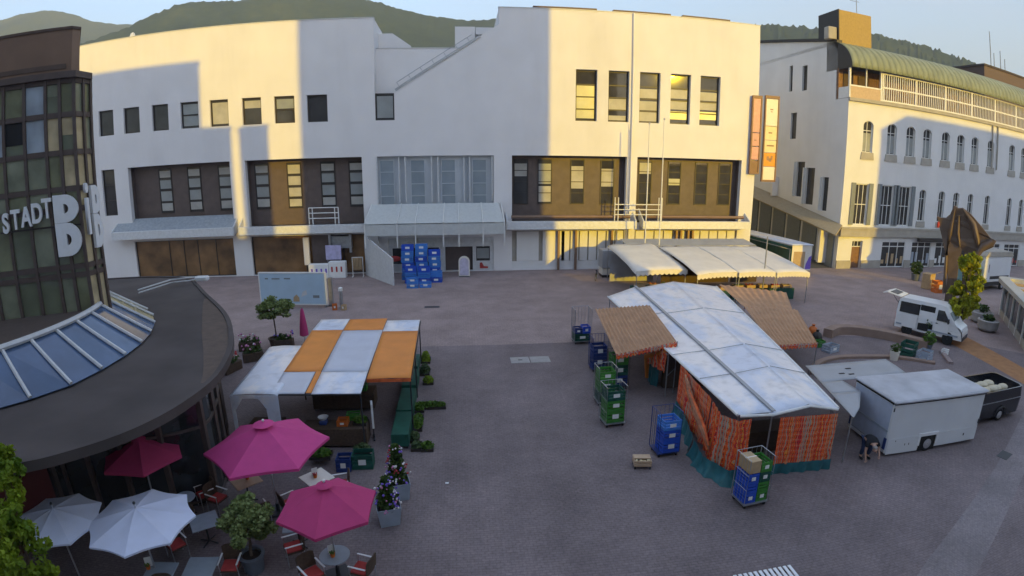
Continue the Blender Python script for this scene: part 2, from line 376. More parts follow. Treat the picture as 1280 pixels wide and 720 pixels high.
def forestmat():
    m,t,b=nt('forest_hillside'); N=t.nodes; L=t.links
    co=N.new('ShaderNodeTexCoord')
    def n(s,d=6): 
        q=N.new('ShaderNodeTexNoise'); q.inputs['Scale'].default_value=s; q.inputs['Detail'].default_value=d; q.inputs['Roughness'].default_value=.7; L.new(co.outputs['Object'],q.inputs['Vector']); return q.outputs['Fac']
    cr=N.new('ShaderNodeValToRGB'); e=cr.color_ramp.elements
    e[0].position=.35; e[0].color=(.018,.032,.014,1); e[1].position=.78; e[1].color=(.10,.105,.025,1)
    q=e.new(.52); q.color=(.036,.056,.02,1)
    ad=N.new('ShaderNodeMath'); ad.operation='MULTIPLY_ADD'; ad.inputs[1].default_value=.45
    L.new(n(.045,4),ad.inputs[0]); 
    s2=N.new('ShaderNodeMath'); s2.operation='MULTIPLY'; s2.inputs[1].default_value=.6; L.new(n(.005,3),s2.inputs[0]); L.new(s2.outputs[0],ad.inputs[2])
    L.new(ad.outputs[0],cr.inputs[0]); L.new(cr.outputs[0],b.inputs['Base Color']); b.inputs['Roughness'].default_value=1; b.inputs['Specular IOR Level'].default_value=0
    return m
M['forest']=forestmat()

# ------------------------------------------------------------------ camera, sky, sun
cd=bpy.data.cameras.new('camera'); cam=bpy.data.objects.new('camera',cd); COL.objects.link(cam)
cd.sensor_fit='HORIZONTAL'; cd.sensor_width=36; cd.lens=18.53; cd.clip_start=.1; cd.clip_end=9000
cd.type='PANO'; cd.panorama_type='FISHEYE_LENS_POLYNOMIAL'; cd.fisheye_fov=R(170)
for i,k in enumerate(POLY): setattr(cd,'fisheye_polynomial_k%d'%i,k)
cam.location=(0,0,10)
TILT,YAW=.2244,.0954
cam.rotation_euler=(pi/2-TILT,0,-YAW)
sc.camera=cam
SUN_AZ,SUN_EL=22,10.0        # sun stands behind the camera to the right, low
sd=bpy.data.lights.new('sun','SUN'); sd.energy=4.9; sd.angle=R(.5); sd.color=(.92,.60,.02)
so=bpy.data.objects.new('sun',sd); COL.objects.link(so); so.location=(40,-60,60)
to_sun=Vector((sin(R(SUN_AZ))*cos(R(SUN_EL)),-cos(R(SUN_AZ))*cos(R(SUN_EL)),sin(R(SUN_EL))))
so.rotation_euler=to_sun.to_track_quat('Z','Y').to_euler()
w=bpy.data.worlds.new('World'); sc.world=w; w.use_nodes=True
wt=w.node_tree; bg=wt.nodes['Background']; sky=wt.nodes.new('ShaderNodeTexSky'); sky.sky_type='NISHITA'
sky.sun_disc=False; sky.sun_elevation=R(SUN_EL); sky.sun_rotation=R(180-SUN_AZ); sky.air_density=1.0; sky.dust_density=.9; sky.ozone_density=2.9; sky.altitude=200
# thin cloud: faint streaks near the hills; overhead cover added to light level surfaces
_tc=wt.nodes.new('ShaderNodeTexCoord'); _sp=wt.nodes.new('ShaderNodeSeparateXYZ'); wt.links.new(_tc.outputs['Generated'],_sp.inputs[0])
_mp=wt.nodes.new('ShaderNodeMapping'); _mp.inputs['Scale'].default_value=(1.0,2.2,9.0); _mp.inputs['Rotation'].default_value=(0,.05,.5); wt.links.new(_tc.outputs['Generated'],_mp.inputs['Vector'])
_n=wt.nodes.new('ShaderNodeTexNoise'); _n.inputs['Scale'].default_value=2.2; _n.inputs['Detail'].default_value=7; _n.inputs['Roughness'].default_value=.6; wt.links.new(_mp.outputs[0],_n.inputs['Vector'])
_e=wt.nodes.new('ShaderNodeMapRange'); _e.interpolation_type='SMOOTHSTEP'; _e.inputs[1].default_value=.22; _e.inputs[2].default_value=.75; _e.inputs[3].default_value=.30; _e.inputs[4].default_value=1.15; wt.links.new(_sp.outputs['Z'],_e.inputs[0])
_c=wt.nodes.new('ShaderNodeMapRange'); _c.inputs[1].default_value=.35; _c.inputs[2].default_value=.70; _c.inputs[3].default_value=.15; _c.inputs[4].default_value=.95; wt.links.new(_n.outputs['Fac'],_c.inputs[0])
_f=wt.nodes.new('ShaderNodeMath'); _f.operation='MULTIPLY'; _f.use_clamp=True; wt.links.new(_e.outputs[0],_f.inputs[0]); wt.links.new(_c.outputs[0],_f.inputs[1])
_m=wt.nodes.new('ShaderNodeMixRGB'); _m.inputs[2].default_value=(1.45,1.80,2.65,1); wt.links.new(_f.outputs[0],_m.inputs[0]); wt.links.new(sky.outputs[0],_m.inputs[1])
wt.links.new(_m.outputs[0],bg.inputs['Color']); bg.inputs['Strength'].default_value=.15
sc.view_settings.view_transform='Standard'; sc.view_settings.look='None'; sc.view_settings.gamma=1; sc.view_settings.use_curve_mapping=False
sc.view_settings.exposure=EXPO
sc.cycles.max_bounces=6; sc.cycles.caustics_reflective=False; sc.cycles.caustics_refractive=False
try: sc.cycles.use_denoising=True
except Exception: pass
# ------------------------------------------------------------------ ground
g=MB(); n=10
g.add([(-4000,-4000,0),(4000,-4000,0),(4000,4000,0),(-4000,4000,0)],[(0,1,2,3)])
tag(g.build('ground',M['pavefar']),'pale reddish stone paving of the market square','ground',kind='structure')
g=MB(); g.add([(-14.5,-60,.004),(80,-60,.004),(80,17,.004),(36,20.5,.004),(31.2,25.9,.004),(20,28.9,.004),(-14.5,29.1,.004)],[(0,1,2,3,4,5,6)])
tag(g.build('plaza_paving',M['pave']),'dark cobbled paving of the near square','ground',kind='structure')
g=MB(); 
g.add([(12.0,6.9,.008),(13.4,7.5,.008),(20.5,11.1,.008),(34,17.9,.008),(33.2,18.9,.008),(19.6,12.0,.008),(12.4,8.7,.008),(10.9,7.9,.008)],[(0,1,6,7),(1,2,5,6),(2,3,4,5)])
tag(g.build('gutter_strip',M['gutterstone']),'pale stone gutter strip crossing the cobbles at lower right','path',kind='structure')
g=MB()
g.add([(31.0,25.9,.008),(29.4,17.6,.008),(31.6,17.6,.008),(33.6,26.2,.008)],[(0,1,2,3)])
tag(g.build('kerb_strip',M['kerbstone']),'sunlit brown paving strip along the right edge of the square','path',kind='structure')
g=MB(); g.add([(30.7,50.2,.006),(40.6,50.2,.006),(40.6,64,1.3),(33,64,1.3),(40.6,120,9),(33,120,9)],[(0,1,2,3),(3,2,4,5)])
tag(g.build('street',M['asphalt']),'grey lane rising between the two white buildings','street',kind='structure')
for k,(x0,x1,lab) in enumerate(((2.45,3.45,'pale square cover plate with a dark keyhole, left of the pair in the cobbles'),(3.5,4.55,'plain pale square cover plate, right of the pair in the cobbles'))):
    t=thing('manhole_cover',lab,'manhole cover',((x0+x1)/2,26.35,0)); h=(x1-x0)/2
    MB().bev(-h,h,-.45,.45,.0,.02,.01).build('plate',M['plate'],t)
    if k==0: MB().box(-.1,.12,-.06,.06,.02,.026).build('handle',M['dark'],t)
tag(MB().bev(-.55,.55,-.22,.22,0,.016,.006).build('drain_grate',M['dark'],loc=(-2.3,37.9,0)),'small dark drain grate in the pale paving behind the striped canopy','drain')
tag(MB().bev(-.4,.4,-.25,.25,0,.016,.006).build('drain_cover',M['dark'],loc=(20.6,12.4,0),rz=.3),'small dark drain cover in the cobbles by the white trailer','drain')

m=MB(); m.grid(lambda u,v:(.11*u,.08*v,.012+.03*noise.noise(Vector((u*3,v*3,2)))),4,4); tag(m.build('paper_scrap',M['paper'],loc=(-.75,15.1,0),solid=.004),'tiny white paper scrap lying on the cobbles in the middle of the square','litter')
# ------------------------------------------------------------------ hills
def hill(name,label,prof,dist,fa,fb,amp,tree,step=.35,seed=0):
    az=[]; a=fa
    while a<=fb+1e-6: az.append(a); a+=step
    def el(a):
        for (a0,e0),(a1,e1) in zip(prof,prof[1:]):
            if a0<=a<=a1:
                t=(a-a0)/(a1-a0); t=t*t*(3-2*t)*.5+t*.5; return e0+(e1-e0)*t
        return prof[0][1] if a<prof[0][0] else prof[-1][1]
    rad=[.45,.5,.55,.6,.65,.7,.74,.78,.82,.85,.88,.91,.94,.97,1,1.03,1.08,1.2,1.5]
    v=[];rng=random.Random(seed)
    for r in rad:
        for a in az:
            d=dist*r; H=dist*math.tan(R(el(a)))
            t=max(0,(r-.45)/.55) if r<=1 else max(0,1-(r-1)/.6)
            h=H*(t*t*(3-2*t)*.6+t*.4)
            x,y=d*sin(R(a)),d*cos(R(a))
            h+=amp*t*noise.noise(Vector((x,y,seed))*.006)*(1 if r<.97 else .25)+tree*t*noise.noise(Vector((x,y,seed*3))*.05)+rng.uniform(-.4,.6)*tree*t
            v.append((x,y,10*t+h-.5))
    n=len(az); f=[(j*n+i,j*n+i+1,(j+1)*n+i+1,(j+1)*n+i) for j in range(len(rad)-1) for i in range(n-1)]
    m=MB(); m.add(v,f); o=m.build(name,M['forest'],smooth=True); return tag(o,label,'hill',kind='structure')
hill('hill','far blue green wooded hill at upper left',[(-75,12),(-60,13.5),(-48,14.3),(-45,15.1),(-43.2,15.55),(-41,15.7),(-38.4,15.15),(-35.7,14.6),(-33.4,14.3),(-28,13.6),(-20,12)],2400,-75,-20,25,3,seed=2)
hill('hill','wooded green hill rising behind the white store',[(-60,7),(-45,10),(-37.5,12.7),(-33.4,13.8),(-31.5,14.3),(-29.6,14.9),(-27.8,15.6),(-25.9,16.05),(-22.8,16.5),(-19.7,16.9),(-14.2,17.15),(-11,17.15),(-8.6,16.75),(-6.1,16),(-2.9,15.35),(.5,15.0),(4,15.0),(15,14.6),(25,14.2),(40,11)],1300,-60,40,22,4.5,step=.25,seed=5)
hill('hill','wooded hill with a ragged treeline at upper right',[(8,11),(20,13.5),(30.6,14.2),(34.5,14.05),(38,13.6),(41.3,13.1),(45.8,12.35),(49.5,11.5),(52.5,10.3),(55.3,9.7),(70,8),(80,6)],1100,8,80,14,8,step=.2,seed=9)

# ------------------------------------------------------------------ wall helper
def wall(mb,x0,x1,z0,z1,y0,y1,ops=(),mi=0):
    """wall in the x-z plane with rectangular openings"""
    xs=sorted({x0,x1,*[v for o in ops for v in o[:2]]}); zs=sorted({z0,z1,*[v for o in ops for v in o[2:]]})
    xs=[x for x in xs if x0<=x<=x1]; zs=[z for z in zs if z0<=z<=z1]
    for za,zb in zip(zs,zs[1:]):
        run=None
        for xa,xb in list(zip(xs,xs[1:]))+[(None,None)]:
            solid=xa is not None and not any(o[0]<(xa+xb)/2<o[1] and o[2]<(za+zb)/2<o[3] for o in ops)
            if solid: run=(run[0],xb) if run else (xa,xb)
            elif run: mb.box(run[0],run[1],y0,y1,za,zb,mi); run=None
def window(parent,x0,x1,z0,z1,y,name='window',frame='dframe',pane='glass',fw=.09,bars=(),dep=.06,extra=None,vbars=()):
    """frame mesh with a pane sub-part, set in an opening whose glass plane is y"""
    m=MB(); m.box(x0,x1,y-dep,y,z0,z0+fw).box(x0,x1,y-dep,y,z1-fw,z1).box(x0,x0+fw,y-dep,y,z0+fw,z1-fw).box(x1-fw,x1,y-dep,y,z0+fw,z1-fw)
    for t in bars:
        z=z0+(z1-z0)*t; m.box(x0+fw,x1-fw,y-dep+.005,y,z-fw*.4,z+fw*.4)
    for t in vbars:
        x=x0+(x1-x0)*t; m.box(x-fw*.35,x+fw*.35,y-dep+.008,y,z0+fw,z1-fw)
    o=m.build(name,M[frame],parent)
    MB().box(x0+fw*.5,x1-fw*.5,y+.004,y+.02,z0+fw*.5,z1-fw*.5).build('pane',M[pane],o)
    if extra:
        for (a,b,mm) in extra:
            MB().box(x0+fw*1.2,x1-fw*1.2,y-.012,y+.003,z0+(z1-z0)*a,z0+(z1-z0)*b).build('blind',M[mm],o)
    return o
# ------------------------------------------------------------------ department store (main white building)
FY=51.48
store=thing('department_store','long white plastered store with dark window bands across the back of the square','building',(0,FY,0))
top_l=[(-36.6,-34.8),(-33.58,-31.73),(-30.3,-28.5),(-27.17,-25.28),(-24.08,-22.2),(-20.8,-18.9),(-17.62,-15.65),(-14.45,-12.5),(-8.0,-6.18)]
top_r=[(11.08,13.2),(14.33,16.43),(17.5,19.63),(20.73,22.85),(23.9,26.1)]
ops=[(-45.6,-38.2,.1,3.85),(-36.65,-35.08,6.6,11.25)]
rec=[(-33.45,-22.38),(-20.82,-9.42),(-8.0,3.15),(4.92,16.38),(17.45,28.9)]
for a,b in top_l: ops.append((a,b,14.66,17.2))
for a,b in top_r: ops.append((a,b,14.65,19.58))
for a,b in rec: ops.append((a,b,4.9,11.28))
ops+=[(-33.5,-22.65,.06,3.82),(-20.82,-9.35,.06,3.9),(-7.2,3.1,.04,3.4),(4.92,16.38,.2,3.95),(17.45,28.9,.2,3.95)]
m=MB()
TH=.55
wall(m,-60,-8.0,0,24.2,0,TH,[o for o in ops if o[1]<=-8])
wall(m,-8.0,3.7,0,17.2,0,TH,[o for o in ops if o[1]>-8 and o[0]<3.7])
wall(m,3.7,30.5,0,25.2,0,TH,[o for o in ops if o[0]>3.7])
m.vprism([(-6.1,17.2),(3.7,17.2),(3.7,23.6),(1.9,22.45)],0,TH)
m.box(-8,3.7,1.1,1.5,17.2,21.55)                       # set-back wall behind the diagonal
m.box(-8.6,-8.0,.55,14,0,24.2).box(3.7,4.3,.55,14,17.2,25.2)
m.box(29.9,30.5,.55,40,0,25.2).box(-60,29.9,39.4,40,0,20).box(-60,-59.4,.55,39.4,0,24.2)
m.build('wall',M['plaster'],store)
m=MB()
m.box(-59.4,-8.6,.55,14,23.4,23.8).box(-8,3.7,1.5,30,21.0,21.3).box(4.3,29.9,.55,30,24.3,24.7).box(-59.4,-8.6,14,39.4,19.5,20)
m.build('roof',M['felt'],store)
m=MB()
m.box(-60.06,-7.94,-.05,.6,24.2,24.27).box(3.64,30.56,-.05,.6,25.2,25.27).box(-8,2.0,1.05,1.55,21.55,21.61)
m.build('coping',M['gutter'],store)
m=MB()
for a,b,h in ((7.2,13.6,.4),(15.3,21.4,.4),(22.7,28.1,.4)): m.box(a,b,2.0,3.6,24.7,26.05)
m.build('skylight',M['roofbrown'],store)
m=MB(); L_=math.hypot(8.05,5.05); M_=Matrix.Translation((-6.15,-.08,17.4))@Matrix.Rotation(-math.atan2(5.05,8.05),4,'Y')
m.box(.1,L_,-.0,.06,-.12,.10,0,M_)
for k in range(7): m.tube([M_@Vector((.6+k*1.3,.0,.10)),M_@Vector((.6+k*1.3,.0,.5))],.025,5)
m.tube([M_@Vector((.6,.0,.5)),M_@Vector((L_-.6,0,.5))],.03,5)
m.build('diagonal_shadow_strip',M['steel'],store)  # strip stands for the dark shadow line along the slanted edge
# small windows of the upper floor
rr=random.Random(3)
for i,(a,b) in enumerate(top_l):
    ex={3:[(.1,.48,'blindgrey'),(.54,.92,'blindgrey')],4:[(.1,.9,'blind')],5:[(.62,.9,'blind')],6:[(.55,.9,'blindgrey')],8:[(.1,.9,'blindgrey')]}.get(i)
    window(store,a,b,14.66,17.2,.3,fw=.13,bars=(.5,) if i in (3,6) else (),extra=ex)
for i,(a,b) in enumerate(top_r):
    ex={0:[(.06,.7,'blindgrey')],1:[(.04,.13,'blind'),(.25,.46,'blind')],2:[(.04,.22,'blind'),(.26,.44,'blind'),(.5,.68,'blind')],3:[(.1,.26,'blindgrey'),(.3,.48,'blind'),(.52,.7,'blind')],4:[(.12,.28,'blindgrey'),(.32,.47,'blind'),(.51,.68,'blind')]}[i]
    window(store,a,b,14.65,19.58,.45,fw=.14,bars=(.24,.48,.72),extra=ex)
window(store,-36.65,-35.08,6.6,11.25,.3,fw=.12,bars=(.33,.66))
# window bands of the first floor: a recess with tall windows in brown cladding
DEP=1.0
bands=[(rec[0],'brownwall',[-29.9,-26.7,-23.4],'blindgrey'),(rec[1],'brownwall',[-19.6,-16.35,-13.0,-10.2],'blindgrey'),
       (rec[2],'palewall',[-7.1,-4.15,-1.2,1.8],'glassblue'),(rec[3],'brownwall',[5.9,8.3,11.6,14.7],'blindgrey'),(rec[4],'brownwall',[18.7,21.9,24.9,27.6],'glass')]
for bi,((a,b),wm,xs,pn) in enumerate(bands):
    m=MB(); y=DEP if bi!=2 else .35
    m.box(a,b,y+.12,y+.3,4.9,11.28); 
    m.build('cladding',M[wm],store)
    m=MB(); m.box(a,b,.56,y+.12,11.28,11.45).box(a,b,.0,y+.12,4.75,4.9).box(a-.15,a,.56,y+.3,4.9,11.28).box(b,b+.15,.56,y+.3,4.9,11.28)
    m.build('recess_lining',M['brownwall' if bi!=2 else 'palewall'],store)
    for i,x in enumerate(xs):
        w2=.72
        ex=None
        if bi in (0,1): ex=[(.05,.22,'blind'),(.27,.5,'blindgrey'),(.55,.76,'blindgrey'),(.8,.95,'blind')]
        if bi==1 and i==1: ex=[(.04,.2,'blind'),(.24,.45,'blind'),(.5,.7,'blind'),(.75,.95,'blind')]
        if bi==3: ex=[[(.62,.9,'blind')],[(.05,.4,'blind'),(.45,.9,'blindgrey')],[(.35,.85,'blind')],[(.4,.8,'blind')]][i]
        if bi==4: ex=[[(.7,.95,'blind')],[(.45,.6,'blindgrey')],None,None][i]
        window(store,x-w2,x+w2,6.5 if bi!=2 else 6.3,10.95,y+.10,fw=.09,pane=pn if pn!='blindgrey' else 'glass',bars=(.25,.5,.75),extra=ex,frame='dframe' if bi!=2 else 'palewall')
m=MB()   # pale ribs of the glazed middle bay, running down to the door
for x in (-8.0,-5.9,-5.3,-2.8,-2.2,.3,.85,3.0): m.box(x-.05,x+.05,-.10,.32,6.9,11.2)
m.build('rib',M['gutter'],store)
# canopies / gutter boxes under the bands
for a,b,mn in ((-35.2,-22.1,'bluemetal'),(-21.4,-9.1,'gutter'),(4.4,17.1,'gutter'),(18.0,29.6,'gutter')):
    m=MB()
    m.xprism([(-1.25,4.2),(-1.2,4.95),(-1.05,5.0),(-.9,4.72),(0,4.72),(0,4.55),(-.95,4.2)],a,b)
    m.xprism([(-1.22,4.2),(-1.2,5.0),(.5,6.1),(.5,4.75),(0,4.5)],a-.12,a); m.xprism([(-1.22,4.2),(-1.2,5.0),(.5,6.1),(.5,4.75),(0,4.5)],b,b+.12)
    c=m.build('canopy',M['gutter'],store)
    if mn=='bluemetal':
        MB().add([(a,-1.0,4.96),(b,-1.0,4.96),(b,.5,6.1),(a,.5,6.1)],[(0,1,2,3)]).build('glass_slope',M['bluemetal'],c,solid=.04)
    if a>4:
        m=MB(); m.tube([(a+.4,-.55,5.35),(b-.4,-.55,5.35)],.17,8); m.build('pipe',M['towermetal'],c,smooth=True)
# ground floor: shop fronts
m=MB(); m.box(-33.5,-22.65,.9,1.0,.06,3.82).build('lit_shop_interior',M['amber'],store)
f=window(store,-33.5,-22.65,.06,3.82,.28,name='shop_window',pane='amber',fw=.09,vbars=(.35,.5,.64,.82))
f=window(store,-20.82,-9.35,.06,3.9,.3,name='shop_window',pane='amber',fw=.1,vbars=(.47,.58,.8))
m=MB(); m.box(-14.7,-12.0,-.02,.29,.06,3.9); m.build('panel',M['brownwall'],store)
m=MB(); m.box(-12.9,-10.7,-.35,.2,2.6,3.75); 
for x in (-12.9,-10.9): m.box(x,x+.22,-.6,-.3,2.2,4.0)
m.build('ventilation_box',M['steel'],store)
m=MB(); m.box(-15.5,-14.95,-.3,.0,1.0,3.7); m.build('pale_column',M['plaster'],store)
# entrance front
m=MB(); m.box(-7.2,3.1,.1,.3,2.45,3.4); m.box(-7.2,-6.9,.1,.3,.04,2.45).box(-2.2,-1.65,.1,.3,.04,2.45).box(1.05,1.4,.1,.3,.04,2.45).box(2.75,3.1,.1,.3,.04,2.45)
m.box(1.4,2.75,.12,.28,.04,1.0).box(-6.9,-5.4,.12,.28,.04,.75); m.build('entrance_frame',M['gutter'],store)
d=MB(); d.box(-1.65,1.05,.6,.7,.04,2.45); d.build('door',M['brownwall'],store)
window(store,-6.9,-5.4,.75,2.45,.25,fw=.06,frame='wframe'); window(store,-5.4,-2.2,.04,2.45,.25,fw=.06,frame='wframe',vbars=(.3,.62)); window(store,1.4,2.75,1.0,2.45,.25,fw=.06,frame='dframe',extra=[(.15,.85,'blindgrey')])
# glazed lean-to roof over the entrance
c=MB(); c.add([(-9.0,-2.3,5.05),(4.0,-2.3,5.05),(3.6,0,6.7),(-8.6,0,6.7)],[(0,1,2,3)]); c.box(-9.0,4.0,-2.36,-2.26,3.95,4.95)
c=c.build('entrance_canopy',M['frost'],store,solid=.05)
m=MB()
for x in (-9.0,-6.0,-4.3,-1.7,-.25,2.0,4.0): m.tube([(x,-2.4,5.1),(x*.96,0,6.75)],.05,6); m.box(x-.05,x+.05,-2.45,-2.36,2.8,5.05)
m.build('canopy_bar',M['wframe'],c)
m=MB(); m.add([(-9.3,-1.0,.0),(-6.05,-5.9,.0),(-6.05,-5.9,2.4),(-9.3,-1.0,3.9)],[(0,1,2,3)]); m.build('side_screen',M['gutter'],store,solid=.12)
m=MB(); m.box(-9.3,-8.1,-.5,-.004,.0,4.1); m.build('pale_column',M['plaster'],store)
# right shop front: pale closed panels with posts
m=MB(); 
for x in (5.4,8.0): m.box(x,x+2.2,.12,.2,.9,3.85)
for k in range(7): m.box(9.9+k*.93,10.7+k*.93,.12,.2,.9,3.85)
for k in range(11): m.box(17.6+k*1.02,18.5+k*1.02,.12,.2,.9,3.85)
m.box(4.92,16.38,.1,.22,.2,.88).box(17.45,28.9,.1,.22,.2,.88)
m.build('blind_panel',M['plaster2'],store)
m=MB(); m.box(4.92,16.38,.3,.4,.2,3.95).box(17.45,28.9,.3,.4,.2,3.95); m.build('shop_back_panel',M['stone'],store)
m=MB(); 
for x in (9.45,11.2,14.9,21.8,22.3,23.1,23.6): m.box(x,x+.2,-.35,.0,.0,3.95)
m.build('post',M['towermetal'],store)
m=MB(); m.tube([(16.75,-.15,.0),(16.75,-.15,25.2)],.09,8); m.box(16.45,16.55,-.06,0,.0,14.5); m.build('downpipe',M['plaster'],store)
# roof structures
blk=MB(); blk.vprism([(-8.3,20.5),(-4.7,20.5),(-4.8,22.2),(-6.6,23.45),(-8.3,23.45)],3.0,6); blk.build('roof_block',M['plaster'],store)
blk=MB(); blk.box(-.45,1.55,3,5,21,24.1).box(1.55,5,3.5,5,21,22.6).box(1.6,4.0,2.8,5,23.3,24.0); blk.build('roof_block',M['plaster'],store)
blk=MB(); blk.lathe([(.05,23.8),(.35,23.9),(.4,24.5),(.2,25.0),(.02,25.1)],10,(-33.3,1.5,0)); blk.build('roof_vent',M['gutter'],store,smooth=True)
# balcony frames on the gutters
for x0,x1,nm in ((-14.55,-11.7,'left'),(15.0,19.9,'right')):
    m=MB()
    for x in (x0,x0+.35,x1-.35,x1): m.tube([(x,-.9,4.9),(x,-.9,6.6 if nm=='left' else 7.3)],.05,6)
    for z in (5.6,6.1,6.6): m.tube([(x0,-.9,z),(x1,-.9,z)],.05,6)
    m.build('balcony_rail',M['wframe'],store)
# two slim flag poles before the facade
t=thing('flagpole','slim white pole left of the pair in front of the store','pole',(17.2,47.6,0)); MB().tube([(0,0,0),(0,0,14.2)],[.07,.045],8).build('shaft',M['wframe'],t); MB().ball((0,0,14.25),.09,6).build('finial',M['alu'],t)
t=thing('flagpole','slim white pole right of the pair in front of the store','pole',(18.35,46.9,0)); MB().tube([(0,0,0),(0,0,14.6)],[.07,.045],8).build('shaft',M['wframe'],t); MB().ball((0,0,14.65),.09,6).build('finial',M['alu'],t)
t=thing('flagpole','tall thin metal pole standing among the white stall roofs','pole',(23.6,37.2,0)); MB().tube([(0,0,0),(0,0,5.1)],[.06,.05],8).build('shaft',M['steel'],t); MB().ball((0,0,5.12),.07,6).build('finial',M['alu'],t)

# projecting sign pylon at the corner of the store
t=thing('projecting_sign','tall brown framed sign with white, pink and orange boards on the store corner','sign',(0,51.2,0))
m=MB()
for a,b,z0,z1 in ((29.62,30.75,9.9,17.95),(31.1,32.8,9.15,18.05)):
    m.box(a,a+.14,-.12,.12,z0,z1).box(b-.14,b,-.12,.12,z0,z1).box(a+.14,b-.14,-.12,.12,z1-.3,z1).box(a+.14,b-.14,-.12,.12,z0,z0+.2)
m.build('frame',M['signred'],t)
def board(x0,x1,z0,z1,mm,marks=()):
    b=MB().box(x0,x1,-.06,.06,z0,z1).build('board',M[mm],t)
    if marks:
        k=MB()
        for (a,c,d,e) in marks: k.box(x0+(x1-x0)*a,x0+(x1-x0)*c,-.075,-.06,z0+(z1-z0)*d,z0+(z1-z0)*e)
        k.build('lettering',M['ink'],b)
    return b
xa,xb=29.78,30.59
board(xa,xb,14.2,17.75,'signshaded'); board(xa,xb,12.8,14.1,'signshaded',[(.3,.6,.4,.5)]); board(xa,xb,11.4,12.7,'signshaded'); board(xa,xb,10.1,11.3,'signred')
xa,xb=31.25,32.65
board(xa,xb,14.9,17.7,'signwhite',[(.35,.6,.60,.64),(.40,.55,.52,.55)]); board(xa,xb,13.5,14.95,'signyellow',[(.3,.6,.45,.55)]); 
board(xa,xb,12.2,13.45,'signyellow',[(.2,.8,.5,.62)]); board(xa,xb,10.75,12.15,'signorange',[(.25,.45,.45,.75),(.45,.65,.35,.6),(.6,.75,.5,.8)]); board(xa,xb,9.3,10.7,'signwhite')

# ------------------------------------------------------------------ right building with green barrel roof
rb=thing('town_building','cream white corner building with arched windows and a green barrel roof','building',(40.65,49.84,0),.0144)
LB=36
uw=[2.95,6.5,9.5,12.3,15.6,18.5,21.4,24.9,30.05,33.2]
lw=[2.65,6.45,9.25]; lw2=[12.2,15.6,18.35,21.25,24.9,30.2,33.3]
def arch(m,x0,x1,z0,z1,y0,y1,n=8):
    """spandrels that turn a rectangular opening head into an arch"""
    r=(x1-x0)/2; c=(x0+x1)/2; zc=z1-r*.75
    for sgn in (-1,1):
        p=[(c+sgn*r,z1),(c+sgn*r,zc)]+[(c+sgn*r*cos(pi/2*k/n),zc+r*.75*sin(pi/2*k/n)) for k in range(1,n+1)]
        if sgn<0: p=p[::-1]
        m.vprism(p,y0,y1)
m=MB(); ops=[]
for x in uw: ops.append((x-.72,x+.72,12.85,16.25))
for x in lw: ops.append((x-.95,x+.95,4.9,9.4))
for x in lw2: ops.append((x-.55,x+.55,5.5,9.2))
shops=[(2.0,3.5,.0,3.1),(6.4,10.2,.0,3.1),(11.2,14.6,.0,3.1),(15.4,19.2,.0,3.1),(20.2,24.0,.0,3.1),(25,29,.0,3.1),(30,34,0,3.1)]
ops+=[s for s in shops]
wall(m,0,LB,0,18.5,0,.4,ops)
for x in uw: arch(m,x-.72,x+.72,12.85,16.25,.0,.4)
for x in lw2: arch(m,x-.55,x+.55,5.5,9.2,.0,.4)
m.box(0,.4,.4,2.0,0,18.5).box(LB-.4,LB,.4,26,0,18.5).box(.4,LB-.4,25.6,26,0,18.5)
m.build('wall',M['plaster2'],rb)
for x in uw:
    w_=window(rb,x-.72,x+.72,12.85,16.25,.3,fw=.09,frame='wframe',pane='glass',bars=(.7,),vbars=(.5,),extra=[(.05,.62,'blindgrey')])
    m=MB(); m.vprism([(x-.95,12.05),(x+.95,12.05),(x+.85,12.85),(x-.85,12.85)],-.10,-.003); m.build('sill',M['stone'],w_)
for x in lw:
    w_=window(rb,x-.95,x+.95,4.9,9.4,.25,fw=.1,frame='wframe',pane='glass',bars=(.5,),vbars=(.33,.66))
    m=MB()
    for s in (-1,1): 
        a,b=sorted((x+s*.97,x+s*1.55)); m.box(a,b,-.1,-.003,4.9,9.5)
    m.build('shutter',M['shutter'],w_)
for x in lw2:
    w_=window(rb,x-.55,x+.55,5.5,9.2,.25,fw=.09,frame='wframe',pane='glass',bars=(.72,),vbars=(.5,))
    m=MB(); m.vprism([(x-.75,4.85),(x+.75,4.85),(x+.68,5.5),(x-.68,5.5)],-.10,-.003); m.build('sill',M['stone'],w_)
m=MB(); m.box(-.05,LB+.05,-.35,-.003,3.6,4.6).box(-.05,LB,-.42,-.35,4.45,4.68).box(-.05,LB,-.25,-.003,18.2,18.55); m.build('cornice',M['stone'],rb)
m=MB()
pr=0
for a,b,_,_ in shops: 
    if a>pr: m.box(pr,a,-.12,-.003,0,.9)
    pr=b
m.box(pr,LB,-.12,-.003,0,.9); m.build('plinth',M['stone'],rb)
for i,(a,b,z0,z1) in enumerate(shops):
    if i==0:
        MB().box(a,b,.32,.38,0,2.4).build('door',M['wood'],rb); window(rb,a,b,2.4,3.1,.3,fw=.08,frame='wframe',vbars=(.33,.66))
    else:
        w_=window(rb,a,b,.05,z1,.1,name='shop_window',fw=.12,frame='wframe',pane='glass',bars=(.8,),vbars=(.33,.67))
        k=MB(); rng=random.Random(i)
        for q in range(5): x=a+.4+q*(b-a-.8)/4; k.box(x-.2,x+.2,.06,.09,.5,.8+rng.random()*1.1)
        k.build('window_display',[M['red'],M['card'],M['zinc'],M['paper'],M['wood'],M['navy']][i%6],w_)
m=MB(); m.box(11.6,17.2,-.8,-.37,3.15,3.55); m.build('shop_awning',M['dframe'],rb)
